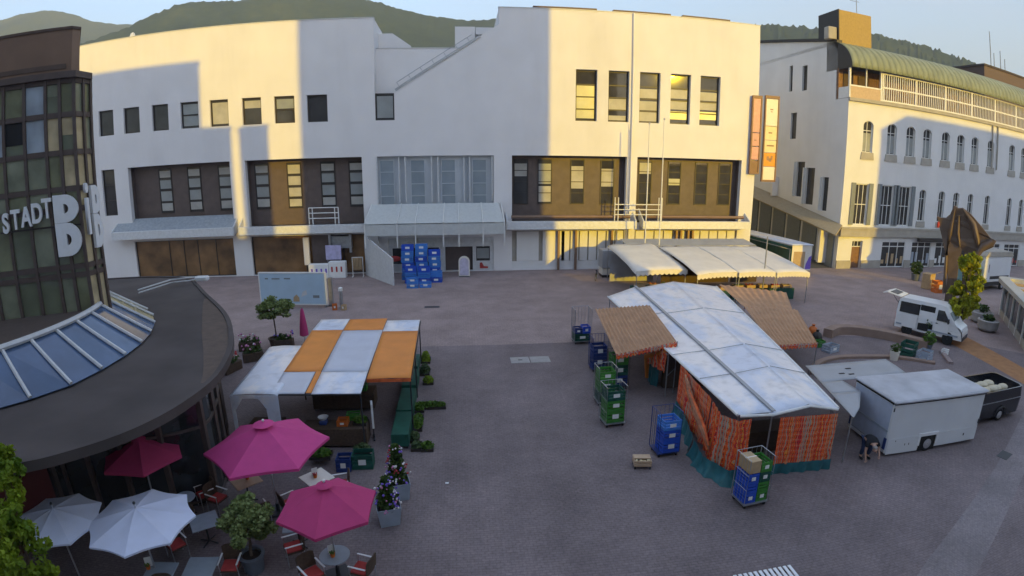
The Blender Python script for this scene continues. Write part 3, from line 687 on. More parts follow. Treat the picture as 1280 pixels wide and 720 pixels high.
# side wall along the lane, its top and its openings step up with the lane
m=MB(); sideops=[(55.0-49.84,56.6-49.84,6.6,10.9),(52.4-49.84,53.4-49.84,6.1,9.9),(57.0-49.84,58.6-49.84,7.4,11.6),(59.2-49.84,60.4-49.84,14.4,17.6),(57.4-49.84,58.4-49.84,20.1,23.1),(60.4-49.84,61.1-49.84,20.3,23.5)]
xs=sorted({2.0,28,*[v for o in sideops for v in o[:2]]})
mm=MB(); wall(mm,2.0,28,0,24,0,.4,sideops)
Ms=Matrix(((0,1,0,0),(1,0,0,0),(0,0,1,0),(0,0,0,1)))
for q in range(0,len(mm.v),8):
    vs=[Ms@Vector(p) for p in mm.v[q:q+8]]; m.add(vs,[(0,1,2,3),(4,7,6,5),(0,4,5,1),(1,5,6,2),(2,6,7,3),(3,7,4,0)])
m.xprism([(2.0,24),(28,24),(28,29.5),(3.0,25.0),(2.0,24.7)],0,.4); m.box(0,.39,.4,2.0,18.55,18.6)
m.build('side_wall',M['plaster2'],rb)
m=MB(); m.xprism([(1.9,24.75),(3,25.05),(28,29.55),(28,29.85),(3,25.35),(1.9,25.05)],-.25,.5); m.build('side_coping',M['dframe'],rb)
for o in sideops:
    MB().box(.25,.3,o[0],o[1],o[2],o[3]).build('side_window',M['glass'],rb)
m=MB()
for o in sideops[:3]: m.box(-.35,-.005,o[1]+.1,o[1]+.28,o[2],o[3])
m.build('sun_fin',M['wframe'],rb)
m=MB(); m.add([(-2.1,-2.0,3.9),(-2.1,28,8.9),(0,28,9.9),(0,-.4,4.8)],[(0,1,2,3)]); m.build('arcade_roof',M['awnbeige'],rb,solid=.18)
m=MB()
for k in range(8): y=.6+k*3.2; z=3.9+(y+2)*.1667; m.box(-.2,-.02,y,y+2.6,.3*k,z)
m.build('arcade_window',M['shutter'],rb)
m=MB(); m.box(-1.2,-.02,1.6,1.95,.4,4.2); m.build('lane_sign',M['plaster'],rb)
m=MB(); m.box(-.9,-.03,12.4,12.7,7.2,9.6); m.build('wall_sign',M['plaster'],rb)
# loggia and top floor
m=MB(); m.box(0.0,LB,1.8,2.2,18.5,21.9); m.build('attic_wall',M['wood'],rb)
m=MB(); m.box(.05,LB,.0,1.8,18.5,18.58); m.build('balcony_floor',M['stone'],rb)
m=MB(); m.box(.15,4.5,.02,.14,18.58,19.8); m.build('balcony_parapet',M['palewood'],rb); m=MB(); m.box(.02,.14,.14,1.8,18.58,19.75); m.build('balcony_side',M['wframe'],rb)
m=MB(); m.box(.05,.25,.02,.22,18.6,21.9).box(4.5,4.7,.0,.2,18.6,21.9).box(2.4,2.52,.05,.17,19.8,21.9).box(.02,4.5,.0,.2,19.8,19.95); m.build('balcony_post',M['wframe'],rb)
m=MB(); m.box(.6,2.0,1.7,1.79,19.3,21.6).box(2.7,4.2,1.7,1.79,18.6,21.4); m.build('balcony_window',M['wicker'],rb)
m=MB()
for z in (18.62,20.05,21.6): m.box(4.7,LB,.0,.14,z,z+.17)
for k in range(7): x=4.75+k*5.2; m.box(x,x+.2,-.02,.15,18.6,21.8)
for k in range(90):
    x=5.1+k*.345; m.box(x,x+.1,.03,.11,18.79,20.05).box(x,x+.1,.03,.11,20.22,21.6)
m.build('balustrade',M['wframe'],rb)
m=MB(); N_=10
for k in range(40):      # standing-seam sheets of the barrel roof
    xa=.0+k*.9; xb=xa+.9
    m.grid(lambda u,v,xa=xa,xb=xb:(xa+(xb-xa)*u,-.45+4.4*(1-cos(v*pi/2)),21.75+3.3*sin(v*pi/2)+(.05 if u in(0,1) else 0)),2,N_)
    m.tube([(xb-.02,-.45+4.4*(1-cos(v*pi/20)),21.78+3.3*sin(v*pi/20)) for v in range(11)],.035,5)
m.build('roof',M['copper'],rb,smooth=True,solid=.06)
m=MB(); m.box(0.0,LB,3.9,25.6,24.6,25.0); m.vprism([(0,21.75),(0,21.75)],0,.1) if 0 else None
m.build('flat_roof',M['felt'],rb)
m=MB(); m.xprism([(-.45,21.75)]+[(-.45+4.4*(1-cos(v*pi/20)),21.75+3.3*sin(v*pi/20)) for v in range(1,11)]+[(3.95,21.75)],0.0,.12); m.build('roof_gable',M['dframe'],rb)
ph=MB(); ph.box(.4,5.1,2.3,5.9,24.2,28.6); ph=ph.build('penthouse',M['ochre'],rb); MB().box(.3,.397,2.25,5.95,24.2,28.65).build('shaded_side',M['dframe'],ph)  # dark side panel puts the shade of the left face into colour
MB().bev(-.9,.28,2.5,3.4,25.2,26.6,.08).build('roof_cabinet',M['stone'],rb)
m=MB(); m.tube([(4.4,4,28.4),(4.4,4,31.8)],.05,5); m.tube([(3.2,4,31.2),(5.0,4,31.3)],.035,5); m.tube([(3.4,4,30.6),(4.8,4,30.6)],.03,5); m.build('aerial',M['steel'],rb)
m=MB(); m.tube([(25.0,-.15,12.6),(25.0,-.15,18.2)],.1,6).tube([(26.2,-.15,12.6),(26.2,-.15,18.2)],.1,6); m.build('downpipe',M['stone'],rb)

# brown flat-roofed building farther right, with aerials
bb=thing('distant_building','brown flat roofed building behind the green barrel roof, carrying aerials','building',(91,66,0))
MB().box(-7.0,8,0,12,0,30.6).build('wall',M['roofbrown'],bb)
MB().box(-7.2,8.2,-.2,12.2,30.6,30.9).build('roof',M['felt'],bb)
m=MB(); 
for x,h in ((-4.2,6.2),(-3.2,2.6),(-1.2,3.4),(.2,2.2)): m.tube([(x,.6,30.8),(x,.6,30.9+h)],.09,5)
m.build('aerial',M['steel'],bb)
for i in range(6): MB().box(-6+i*2.2,-4.8+i*2.2,-.05,0,27,28.6).build('window',M['glass'],bb)
# ------------------------------------------------------------------ library: round glass tower over a flat-roofed cafe
CX,CY=-19.8,15.2
lib=thing('library_building','round brown metal and glass tower above a dark flat cafe roof at left','building',(CX,CY,0))
def P(a,r,z=0): return (r*cos(R(a)),r*sin(R(a)),z)
C1=Vector((-13.3-CX,17.25-CY)); U=Vector((-2.8,-1.15)).normalized(); NF_=Vector((-U.y,U.x)); 
if NF_.y>0: NF_=-NF_
F2=Vector((.134,.99)).normalized(); C2=C1+F2*.78; CL=C1+U*11; B1=C2+Vector((-4.6,5.4)); B2=CL+Vector((-1,4))
plan=[tuple(CL),tuple(C1),tuple(C2),tuple(B1),tuple(B2)]
m=MB(); m.prism(plan,5.2,13.7); m.build('glazing',M['towerglass'],lib)
def face(o,d,nrm): return Matrix(((d.x,nrm.x,0,o.x),(d.y,nrm.y,0,o.y),(0,0,1,0),(0,0,0,1)))     # local x along the face, y outwards
MF1=face(C1,U,NF_); N2=Vector((F2.y,-F2.x)); MF2=face(C1,F2,N2)
rows=[5.3,6.9,7.2,9.2,9.9,11.15,12.45,13.62]; colsF=[0,.53,1.07,1.9,2.74,3.57,4.4,5.23,6.06,6.9,7.7,8.5,9.3,10.1,11.0]
fr=MB()
for z in rows: fr.box(-.03,11,.0,.075,z-.09,z+.09,0,MF1); fr.box(.0,.80,.0,.075,z-.09,z+.09,0,MF2)
for x in colsF: fr.box(x-.055,x+.055,.0,.11,5.2,13.7,0,MF1)
for x in (.40,.78): fr.box(x-.05,x+.05,.0,.10,5.2,13.7,0,MF2)
fr.build('frame',M['towerframe'],lib)
rng=random.Random(4); m=MB()
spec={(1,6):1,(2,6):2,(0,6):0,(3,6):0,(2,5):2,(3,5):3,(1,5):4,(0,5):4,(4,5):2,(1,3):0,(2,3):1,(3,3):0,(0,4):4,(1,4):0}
for ci in range(len(colsF)-1):
    for ri in range(len(rows)-1):
        z0,z1=rows[ri],rows[ri+1]
        if z1-z0<.5: continue
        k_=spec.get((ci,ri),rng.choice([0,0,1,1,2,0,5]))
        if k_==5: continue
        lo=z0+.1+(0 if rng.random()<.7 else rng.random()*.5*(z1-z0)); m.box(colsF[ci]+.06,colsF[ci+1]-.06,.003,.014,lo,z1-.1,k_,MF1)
for ri in range(len(rows)-1):
    if rows[ri+1]-rows[ri]>.5:
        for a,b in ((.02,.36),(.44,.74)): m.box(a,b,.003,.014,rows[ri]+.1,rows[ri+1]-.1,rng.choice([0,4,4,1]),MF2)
m.build('tinted_pane',[mat('olive_pane',(.20,.21,.12),rough=.16,var=.4,scale=.9,spec=.6),mat('green_grey_pane',(.24,.26,.18),rough=.18,var=.35,scale=1.1,spec=.6),mat('steel_blue_pane',(.34,.40,.46),rough=.16,var=.3,scale=.9,spec=.7),mat('black_open_pane',(.012,.012,.014),rough=.5),mat('cream_reflection_pane',(.58,.48,.29),rough=.25,var=.35,scale=1.2,spec=.5)],lib)  # cream stands for the lit facade reflected in the glass, put into colour
def off(e): return [tuple(CL+NF_*e),tuple(C1+NF_*e+N2*e*.9),tuple(C2+N2*e),tuple(B1),tuple(B2)]
MB().prism(off(.16),13.7,13.92).build('eave',M['towerframe'],lib)
cr_=[tuple(CL),tuple(C1+U*.10),tuple(C1+U*.02+F2*.3),tuple(B1),tuple(B2)]
MB().prism(cr_,13.92,15.44).build('crown',M['towermetal'],lib)
m=MB(); m.prism([tuple(Vector(p)+NF_*.04) for p in cr_[:2]]+[tuple(Vector(cr_[2])+N2*.04)]+cr_[3:],15.44,15.54); m.box(.3,11,.0,.03,14.05,14.22,0,MF1); m.build('crown_trim',M['tilebrown'],lib)
m=MB(); m.lathe([(5.3,0),(5.3,5.38),(6.6,5.4),(6.9,5.45),(6.9,5.62),(6.7,5.6),(.1,5.58)],60); m.build('drum',M['towerframe'],lib)
# glazed skirt roof
sk=MB(); 
def sk_r(a): return 8.65 if a>-15 else 8.65-.035*(-15-a)
angs=[-66+8.6*i for i in range(15)]
for i,(a,b) in enumerate(zip(angs,angs[1:])):
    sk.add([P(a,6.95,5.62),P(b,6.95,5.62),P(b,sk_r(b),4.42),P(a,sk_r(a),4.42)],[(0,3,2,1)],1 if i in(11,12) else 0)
so_=sk.build('skirt_roof',[M['skylight'],M['skylit']],lib,solid=.05)
for a in angs:
    m=MB(); m.tube([P(a,6.95,5.7),P(a,sk_r(a)+.03,4.5)],.065,6); m.build('glazing_bar',M['gutter'],so_)
m=MB(); m.tube([P(a/2,6.98,5.72) for a in range(-132,120,6)],.10,6); m.build('upper_rail',M['gutter'],so_)
m=MB(); 
for t in (.35,.62): m.tube([P(a,6.95+1.7*t,5.68-1.2*t) for a in (angs[11],angs[12],angs[13])],.05,5)
m.tube([P(angs[12],7.3,5.45),P(angs[12],8.5,4.6)],.05,5); m.build('cross_bar',M['skylit'],so_)
# flat roof
edge=[(-15.6,28.6),(-14.2,27.0),(-12.6,24.7),(-10.44,21.73),(-9.13,19.6),(-8.05,17.28),(-7.5,15.65),(-7.15,13.96),(-7.2,12.55),(-7.47,11.34),(-7.97,10.33),(-8.73,9.46),(-9.6,8.75),(-11.2,7.9),(-13.5,7.1),(-17,6.4),(-22,6.6),(-27,10),(-30,16),(-29,23),(-24,28),(-19,29.3)]
def smooth(pts,n=3):
    out=[]; k=len(pts)
    for i in range(k):
        p0,p1,p2,p3=[Vector(pts[(i+j-1)%k]) for j in range(4)]
        for t in range(n):
            t/=n; out.append(tuple(.5*((2*p1)+(-p0+p2)*t+(2*p0-5*p1+4*p2-p3)*t*t+(-p0+3*p1-3*p2+p3)*t**3)))
    return out
E=[(x-CX,y-CY) for x,y in smooth(edge)]
def inset(poly,d):
    out=[]; k=len(poly)
    for i in range(k):
        a=Vector(poly[i-1]);b=Vector(poly[i]);c=Vector(poly[(i+1)%k]); t=(c-a).normalized(); nrm=Vector((-t.y,t.x))
        if nrm.dot(-b)<0: nrm=-nrm
        out.append(tuple(b+nrm*d))
    return out
m=MB(); k=len(E); v=[(x,y,4.38) for x,y in E]+[(x,y,4.36) for x,y in [(6.0*cos(math.atan2(y,x)),6.0*sin(math.atan2(y,x))) for x,y in E]]
m.add(v,[(i,(i+1)%k,k+(i+1)%k,k+i) for i in range(k)]); 
m.build('flat_roof',M['felt'],lib)
m=MB(); v=[]
for d,z in ((0,4.18),(-.05,4.18),(-.05,4.44),(.12,4.44),(.12,4.385)): v+=[(x,y,z) for x,y in inset(E,d)]
m.add(v,[(j*k+i,j*k+(i+1)%k,(j+1)*k+(i+1)%k,(j+1)*k+i) for j in range(4) for i in range(k)]); m.build('roof_edge',M['felt'],lib)
m=MB(); I0=inset(E,.13); wv=[]
for i,(x,y) in enumerate(E):
    X=x+CX; Y=y+CY; t=max(0,1-((Y-18.6)/5.6)**2) if X>-13 else 0; wv.append(.95*t)
I1=[]
for i in range(k):
    q=Vector(I0[i]); I1.append(tuple(q+(-q).normalized()*wv[i]))
m.add([(x,y,4.392) for x,y in I0]+[(x,y,4.392) for x,y in I1],[(i,(i+1)%k,k+(i+1)%k,k+i) for i in range(k) if wv[i]>.02 and wv[(i+1)%k]>.02])
m.build('roof_tiles',M['tilebrown'],lib)
m=MB(); v=[(x,y,4.18) for x,y in inset(E,.0)]+[(x*.55,y*.55,4.16) for x,y in inset(E,.0)]
m.add(v,[(i,k+i,k+(i+1)%k,(i+1)%k) for i in range(k)]); m.build('soffit',M['towerframe'],lib)
m=MB(); 
for z in (4.6,4.75): m.tube([(-15.9-CX,24.2-CY,z),(-15.4-CX,26.5-CY,z),(-14.3-CX,27.1-CY,z)],.04,5)
m.build('roof_rail',M['gutter'],lib); MB().bev(-.35,.35,-.2,.2,4.5,4.75,.05,0,Matrix.Translation((-14.0-CX,27.3-CY,0))).build('roof_lamp',M['white'],lib)
# glass wall of the cafe under the roof
W_=[]
for (x,y),(bx,by) in zip(E,inset(E,.75)):
    Y=y+CY; X=x+CX; t=min(1,max(0,(14.6-Y)/3.6)) if Y<15 else 0; q=Vector((bx,by)); W_.append(tuple(q*(1-t)+q.normalized()*8.0*t))
m=MB(); m.add([(x,y,.0) for x,y in W_]+[(x,y,4.16) for x,y in W_],[(i,(i+1)%k,k+(i+1)%k,k+i) for i in range(k)]); m.build('cafe_glazing',glass('cafe_glass',(.03,.034,.036),rough=.12,var=.5,scale=1.1),lib)
m=MB()
for i in range(0,k,2):
    x,y=W_[i]; m.box(x-.08,x+.08,y-.08,y+.08,0,4.15)
for z in (.12,2.6): m.tube([(x,y,z) for x,y in W_]+[(W_[0][0],W_[0][1],z)],.06,5)
m.build('cafe_frame',M['towerframe'],lib)
m=MB(); sel=[i for i in range(k) if -17.5<W_[i][0]+CX<-12.4 and W_[i][1]+CY<14]
for i,j in zip(sel,sel[1:]):
    if j!=i+1: continue
    p=[(W_[q][0]*1.012,W_[q][1]*1.012) for q in (i,j)]
    m.add([(*p[0],.02),(*p[1],.02),(*p[1],2.9),(*p[0],2.9)],[(0,1,2,3)])
m.build('red_panel',mat('dark_red_panel',(.10,.02,.018),rough=.5),lib,solid=.03)
# lettering on the tower
sg=thing('library_sign','white raised letters STADT and a large BIB on the round glass tower','sign',(CX,CY,0))
def put_letter(ch,size,Mf,x,z,wide,bold,flip):
    cu=bpy.data.curves.new('letter','FONT'); cu.body=ch; cu.size=size; cu.extrude=.06; cu.offset=bold*size; cu.align_x='CENTER'; cu.align_y='CENTER'
    o=bpy.data.objects.new('letter',cu); COL.objects.link(o); bpy.context.view_layer.update(); dg=bpy.context.evaluated_depsgraph_get()
    me=bpy.data.meshes.new_from_object(o.evaluated_get(dg)); bpy.data.objects.remove(o)
    for v in me.vertices: v.co=Mf@Vector((x+flip*wide*v.co.x,.17+v.co.z,z+v.co.y))
    me.materials.clear(); me.materials.append(M['letter']); ob=bpy.data.objects.new('letter',me); COL.objects.link(ob); ob.parent=sg; return ob
for ch,t_,z in zip('STADT',(2.83,2.42,2.0,1.58,1.18),(8.93,9.02,9.07,9.15,9.28)): put_letter(ch,.93,MF1,t_,z,.62,.03,-1)
def big_b(Mf,x0,w_,z0,h,flip):
    """block capital B: two fat bowls, each a loop around a narrow slot"""
    def loop(zb,zt,out,n=14):
        zc=(zb+zt)/2; r=(zt-zb)/2; P_=[(0,zb),(w_*.45,zb)]
        if out: P_+=[(w_*.45+w_*.55*cos(-pi/2+pi*k/n),zc+r*sin(-pi/2+pi*k/n)) for k in range(1,n)]+[(w_*.45,zt),(0,zt)]
        else:
            a,b=w_*.42,w_*.60; s_=(zt-zb)*.17
            P_=[(a,zc-s_),(a+.01,zc-s_)]+[(a+.01+(b-a)*cos(-pi/2+pi*k/n),zc+s_*sin(-pi/2+pi*k/n)) for k in range(1,n)]+[(a+.01,zc+s_),(a,zc+s_)]
        return P_
    for zb,zt in ((z0,z0+h*.545),(z0+h*.55,z0+h)):
        o_,i_=loop(zb,zt,True),loop(zb,zt,False); n=len(o_); v=[]
        for y in (.11,.24): v+=[Mf@Vector((x0+flip*x,y,z)) for x,z in o_]+[Mf@Vector((x0+flip*x,y,z)) for x,z in i_]
        f=[]
        for k in range(n):
            k2=(k+1)%n; f+=[(k,k2,n+k2,n+k),(2*n+k,3*n+k,3*n+k2,2*n+k2),(k,2*n+k,2*n+k2,k2),(n+k,n+k2,3*n+k2,3*n+k)]
        mm_.add(v,f)
mm_=MB(); big_b(MF1,.93,.90,7.6,2.12,-1); mm_.build('letter',M['letter'],sg)
put_letter('i',2.7,MF2,.16,9.1,.40,.012,1)
mm_=MB(); big_b(MF2,.36,.42,7.75,2.2,1); mm_.build('letter',M['letter'],sg)
MB().box(-.0,3.1,.11,.15,8.62,8.68,0,MF1).build('sign_rail',M['dframe'],sg)

# ------------------------------------------------------------------ unseen blocks behind the camera, sized and added to cast shade
def caster(name,label,x0,x1,y0,y1,h):
    t=thing(name,label,'building',((x0+x1)/2,y1,0)); wx=(x1-x0)/2
    MB().box(-wx,wx,y0-y1,0,0,h).build('wall',M['plaster2'],t); MB().box(-wx-.1,wx+.1,y0-y1-.1,.1,h,h+.3).build('roof',M['felt'],t)
    m=MB(); n=max(1,int((x1-x0)/3.2))
    for zz in range(int(h/4)):
        for i in range(n):
            x=-wx+(i+.5)*2*wx/n; m.box(x-.6,x+.6,.0,.03,1.2+zz*4,3.2+zz*4)
    m.build('window_row',M['glass'],t); return t
caster('town_building','wide unseen plastered block behind the viewer, sized to shade the store at left',-36,.6,-22,-12,32.8)
caster('town_building','narrow unseen block beside the wide one behind the viewer, sized to step its shadow',.62,3.6,-20,-12,26.4)
caster('shade_block','slim unseen block standing free behind the viewer, sized to cast a narrow shadow',5.0,7.3,-13.5,-12,26.4)
caster('shade_tower','broad tall unseen tower behind the viewer, sized to shade the middle of the store',13.7,34.2,-20,-12,41)
caster('town_building','low unseen block behind the viewer, added to keep sun streaks off the square',13.7,74.4,-30,-20.2,11.3)
caster('town_building','unseen filler block behind the slim one, added to shade the billboard',3.62,13.6,-30,-20.2,17.2)
caster('town_building','long unseen house far right behind the viewer, sized to shade the right building',74.5,150,-22,-12,28.9)
# ------------------------------------------------------------------ market stall on the right: roof sheets, curtains, awnings
def sheet(mb,c,nu=12,nv=16,sag=.06,ridge=0,wr=.02,seed=0,mi=0):
    """four corner points -> slightly sagging, wrinkled cloth"""
    c=[Vector(p) for p in c]
    def fn(u,v):
        p=(c[0]*(1-u)+c[1]*u)*(1-v)+(c[3]*(1-u)+c[2]*u)*v
        p=p.copy(); p.z+=-sag*sin(pi*u)*sin(pi*v)+ridge*(1-abs(2*u-1))+wr*noise.noise(Vector((p.x*1.3,p.y*1.3,seed)))
        return p[:]
    mb.grid(fn,nu,nv,mi)
def uvgrid(o,nu,nv,su=1,sv=1):
    me=o.data; uv=me.uv_layers.new(name='uv'); co=[]
    for p in me.polygons:
        for li in p.loop_indices:
            vi=me.loops[li].vertex_index; i=vi%(nu+1); j=vi//(nu+1); uv.data[li].uv=(i/nu*su,j/nv*sv)
def curtain(name,parent,path,z0,z1,mt,folds=9,amp=.07,nu=64,nv=10,su=1,sv=1,flare=.0,seed=0,loc=None):
    pts=[Vector(p) for p in path]; L=[0]
    for a,b in zip(pts,pts[1:]): L.append(L[-1]+(b-a).length)
    def at(u):
        d=u*L[-1]
        for i in range(len(pts)-1):
            if d<=L[i+1]+1e-6:
                t=(d-L[i])/(L[i+1]-L[i]); return pts[i].lerp(pts[i+1],t),(pts[i+1]-pts[i]).normalized()
        return pts[-1],(pts[-1]-pts[-2]).normalized()
    m=MB()
    def fn(u,v):
        p,t=at(u); n=Vector((t.y,-t.x,0)); zt=z1(u) if callable(z1) else z1; zb=z0(u) if callable(z0) else z0
        a=amp*(sin(u*folds*2*pi+1.3*sin(v*2+seed))+.5*sin(u*folds*3.7*pi+seed))*(.25+.75*(1-v))
        q=p+n*(a+flare*(1-v)**2); return (q.x,q.y,zb+(zt-zb)*v)
    m.grid(fn,nu,nv); o=m.build(name,mt,parent,smooth=True); uvgrid(o,nu,nv,su,sv); return o
st=thing('market_stall','large market stall with white sheet roof and orange printed curtains','market stall',(0,0,0))
zl,zr=2.22,2.22
m=MB()
# left roof strip and right roof strip with a gutter between
sheet(m,[(8.85,14.45,zl),(10.0,14.2,zl+.16),(11.25,32.6,zl+.2),(8.95,31.0,zl)],8,26,.05,0,.03,1)
m.build('roof_sheet',M['tarp'],st,smooth=True,solid=.02)
m=MB()
sheet(m,[(9.95,14.15,zl+.02),(11.35,14.2,zl+.32),(14.2,33.3,zl+.36),(11.3,32.7,zl+.06)],8,26,.05,0,.03,2)
sheet(m,[(11.35,14.2,zl+.315),(12.68,14.25,zl),(17.35,33.1,zl),(14.2,33.3,zl+.355)],8,26,.05,0,.03,3)
m.build('roof_sheet',M['tarp'],st,smooth=True,solid=.02)
m=MB()
m.tube([(8.85,14.5,zl),(8.95,31.0,zl)],.05,6); m.tube([(8.9,14.42,zl-.01),(9.95,14.12,zl+.1),(11.35,14.14,zl+.28),(12.6,14.2,zl)],.05,6)
m.tube([(12.7,14.3,zl),(17.35,33.1,zl)],.05,6); m.build('roof_edge_rail',M['wframe'],st)
m=MB()
for y in (17.6,20.3,26.4): t_=(y-14.3)/18.5; m.tube([(8.87,y,zl+.035),(10+1.25*t_,y-.1,zl+.20)],.018,4); m.tube([(11.4+2.8*t_,y,zl+.37),(12.7+4.6*t_,y-.2,zl+.03)],.018,4); m.tube([(10.0+1.3*t_,y+.1,zl+.09),(11.3+2.8*t_,y,zl+.36)],.018,4)
m.build('sheet_seam',M['greytarp'],st)
m=MB(); 
m.add([(9.93,14.2,zl+.20),(10.07,14.2,zl+.20),(11.38,32.7,zl+.25),(11.22,32.7,zl+.25)],[(0,1,2,3)]); m.build('gutter_flap',M['greytarp'],st,solid=.03)
m=MB()
for x,y in ((8.95,14.6),(10.1,14.4),(12.5,14.4),(8.95,20.9),(8.95,26),(9.0,30.7),(13.6,20),(14.8,25.5),(17.2,32.8),(11.2,32.3),(11.2,23)): m.tube([(x,y,0),(x,y,2.2)],.03,6)
m.tube([(8.95,20.9,2.0),(8.95,30.7,2.0)],.025,5); m.tube([(8.95,20.9,1.0),(9.9,22,1.0)],.02,5).tube([(9.9,22,1.0),(9.9,22,0)],.02,5)
m.build('pole',M['steel'],st)
curtain('curtain',st,[(10.28,14.18,0),(12.5,14.02,0)],.38,2.16,M['curtain'],folds=5,amp=.035,su=2.2,sv=1.0,seed=1)
curtain('curtain_skirt',st,[(10.24,14.14,0),(12.56,13.96,0)],.01,.42,M['teal'],folds=4,amp=.04,nv=4,seed=2)
curtain('curtain',st,[(8.62,15.9,0),(8.38,14.75,0),(8.75,14.2,0),(9.28,14.28,0)],lambda u:.22-.05*u,2.16,M['curtain'],folds=7,amp=.07,su=1.9,sv=1.0,flare=.1,seed=3)
curtain('curtain_skirt',st,[(8.15,16.1,0),(7.95,14.85,0),(8.45,13.85,0),(9.32,13.98,0)],.01,lambda u:.62-.1*u,M['teal'],folds=5,amp=.06,nv=4,flare=.2,seed=4)
curtain('curtain',st,[(8.9,19.4,0),(8.75,18,0),(8.6,15.9,0)],.2,2.18,M['curtain'],folds=4,amp=.05,su=2.6,sv=1,flare=.05,seed=6)
curtain('curtain_skirt',st,[(8.8,19.3,0),(8.5,17.6,0),(8.15,16.1,0)],.01,.6,M['teal'],folds=4,amp=.05,nv=4,flare=.12,seed=7)
m=MB()   # gathered roll of cloth tied up over the side curtain
rgc=random.Random(12)
for q in range(7):
    e=lambda a:rgc.uniform(-a,a); k_=rgc.random()
    MB().tube([(8.74+e(.03),18.6-.3*k_,2.05),(8.5+e(.06),17.5+e(.2),1.85-.25*k_),(8.32+e(.08),16.5+e(.2),1.6-.3*k_),(8.22+e(.08),15.6+e(.2),1.32-.35*k_),(8.2+e(.05),15.0,.95-.3*k_)],[.03,.06+e(.015),.075+e(.02),.06,.03],7).build('gathered_fold',M[['curtaindull','corr','orangecloth'][q%3]],st,smooth=True)
curtain('curtain',st,[(9.0,23.2,0),(8.6,22.2,0),(8.95,21.1,0)],1.1,2.15,M['curtain'],folds=5,amp=.08,su=2,sv=.6,seed=8)
m=MB(); m.tube([(8.95,21.2,2.1),(8.6,22.6,1.35),(8.75,22.8,.2)],[.05,.16,.1],8); m.build('tied_cloth',M['orangetarp'],st,smooth=True)
curtain('curtain_skirt',st,[(9.05,23.3,0),(8.75,22.5,0),(8.95,21.9,0)],.02,1.1,M['teal'],folds=3,amp=.06,nv=4,seed=9)
MB().box(9.2,13.2,21.8,22.1,.02,2.0).build('back_curtain',M['wicker'],st)
MB().box(9.5,12.6,15.6,16.5,.02,.85).box(10.0,13.0,25,26,.02,.85).build('counter',M['wicker'],st)
def corrug(name,label,c,val=.18,seed=0,n=40,parent=None):
    t=thing(name,label,'awning',(0,0,0)); c=[Vector(p) for p in c]
    m=MB()
    def fn(u,v):
        p=(c[0]*(1-u)+c[1]*u)*(1-v)+(c[3]*(1-u)+c[2]*u)*v; p=p.copy()
        p.z+=.035*sin(u*n*pi)-.07*sin(pi*v)*sin(pi*u)+.02*noise.noise(Vector((p.x,p.y,seed))); return p[:]
    m.grid(fn,n*3,10); m.build('awning_sheet',M['corr'],t,smooth=True)
    m=MB()
    def f2(u,v):
        p=c[0]*(1-u)+c[1]*u; return (p.x,p.y-.02,p.z+.035*sin(u*n*pi)-val*v*(1 if v<.9 else (1+.25*abs(sin(u*n*.5*pi)))))
    m.grid(f2,n*3,3); o=m.build('valance',M['curtain'],t); uvgrid(o,n*3,3,1.6,.2)
    m=MB()
    for p in (c[0],c[1]): m.tube([(p.x+.05,p.y+.05,0),(p.x+.05,p.y+.05,p.z)],.025,6)
    m.tube([c[0]-Vector((0,0,.05)),c[1]-Vector((0,0,.05))],.025,5); m.tube([c[3]-Vector((0,0,.05)),c[2]-Vector((0,0,.05))],.025,5)
    m.build('pole',M['steel'],t); return t
corrug('awning','brown corrugated awning on the left side of the large stall, over green crates',[(6.69,21.4,1.95),(9.45,21.25,2.50),(10.2,27.0,2.68),(7.35,27.9,2.3)],n=30)
corrug('awning','wide brown corrugated awning on the right side of the large stall',[(14.55,21.5,1.98),(17.15,21.6,1.95),(19.8,27.2,2.05),(16.4,27.6,2.25)],n=26)
corrug('awning','creased brown awning at the far right end of the large stall',[(16.45,27.7,2.2),(19.5,27.2,2.0),(22.2,32.0,1.95),(17.75,33.5,2.25)],val=.1,n=18,seed=4)
t=thing('tarpaulin_roof','flat grey tarpaulin roof beside the white trailer','tarpaulin',(0,0,0)); m=MB()
def gr(u,v):
    # L-shaped outline: a strip beside the trailer and a wing behind it
    return None
sheet(m,[(13.2,14.0,1.93),(14.0,14.65,1.93),(15.08,15.9,1.95),(13.75,16.0,1.95)],6,8,0,0,.0,5)
sheet(m,[(13.75,16.0,1.95),(15.08,15.9,1.95),(15.08,17.05,1.95),(14.03,17.04,1.95)],6,6,0,0,.0,5)
sheet(m,[(14.03,17.04,1.95),(18.7,17.2,1.95),(19.1,18.87,1.92),(14.56,18.8,1.95)],14,6,.02,0,.02,5)
m.build('sheet',M['greytarp'],t,smooth=True,solid=.02)
m=MB(); m.tube([(13.2,14.0,1.93),(13.75,16.0,1.94),(14.56,18.85,1.94),(19.12,18.92,1.91)],.03,5); 
for x,y in ((13.35,14.25),(14.65,18.65),(18.95,18.7),(14.75,16.9)): m.tube([(x,y,0),(x,y,1.92)],.03,6)
m.build('pole',M['steel'],t)
m=MB()
for x,y in ((16.3,18.2),(15.6,17.75),(16.0,17.6)): m.box(x-.13,x+.13,y-.04,y+.04,1.945,1.965)
m.build('strap',M['dark'],t)

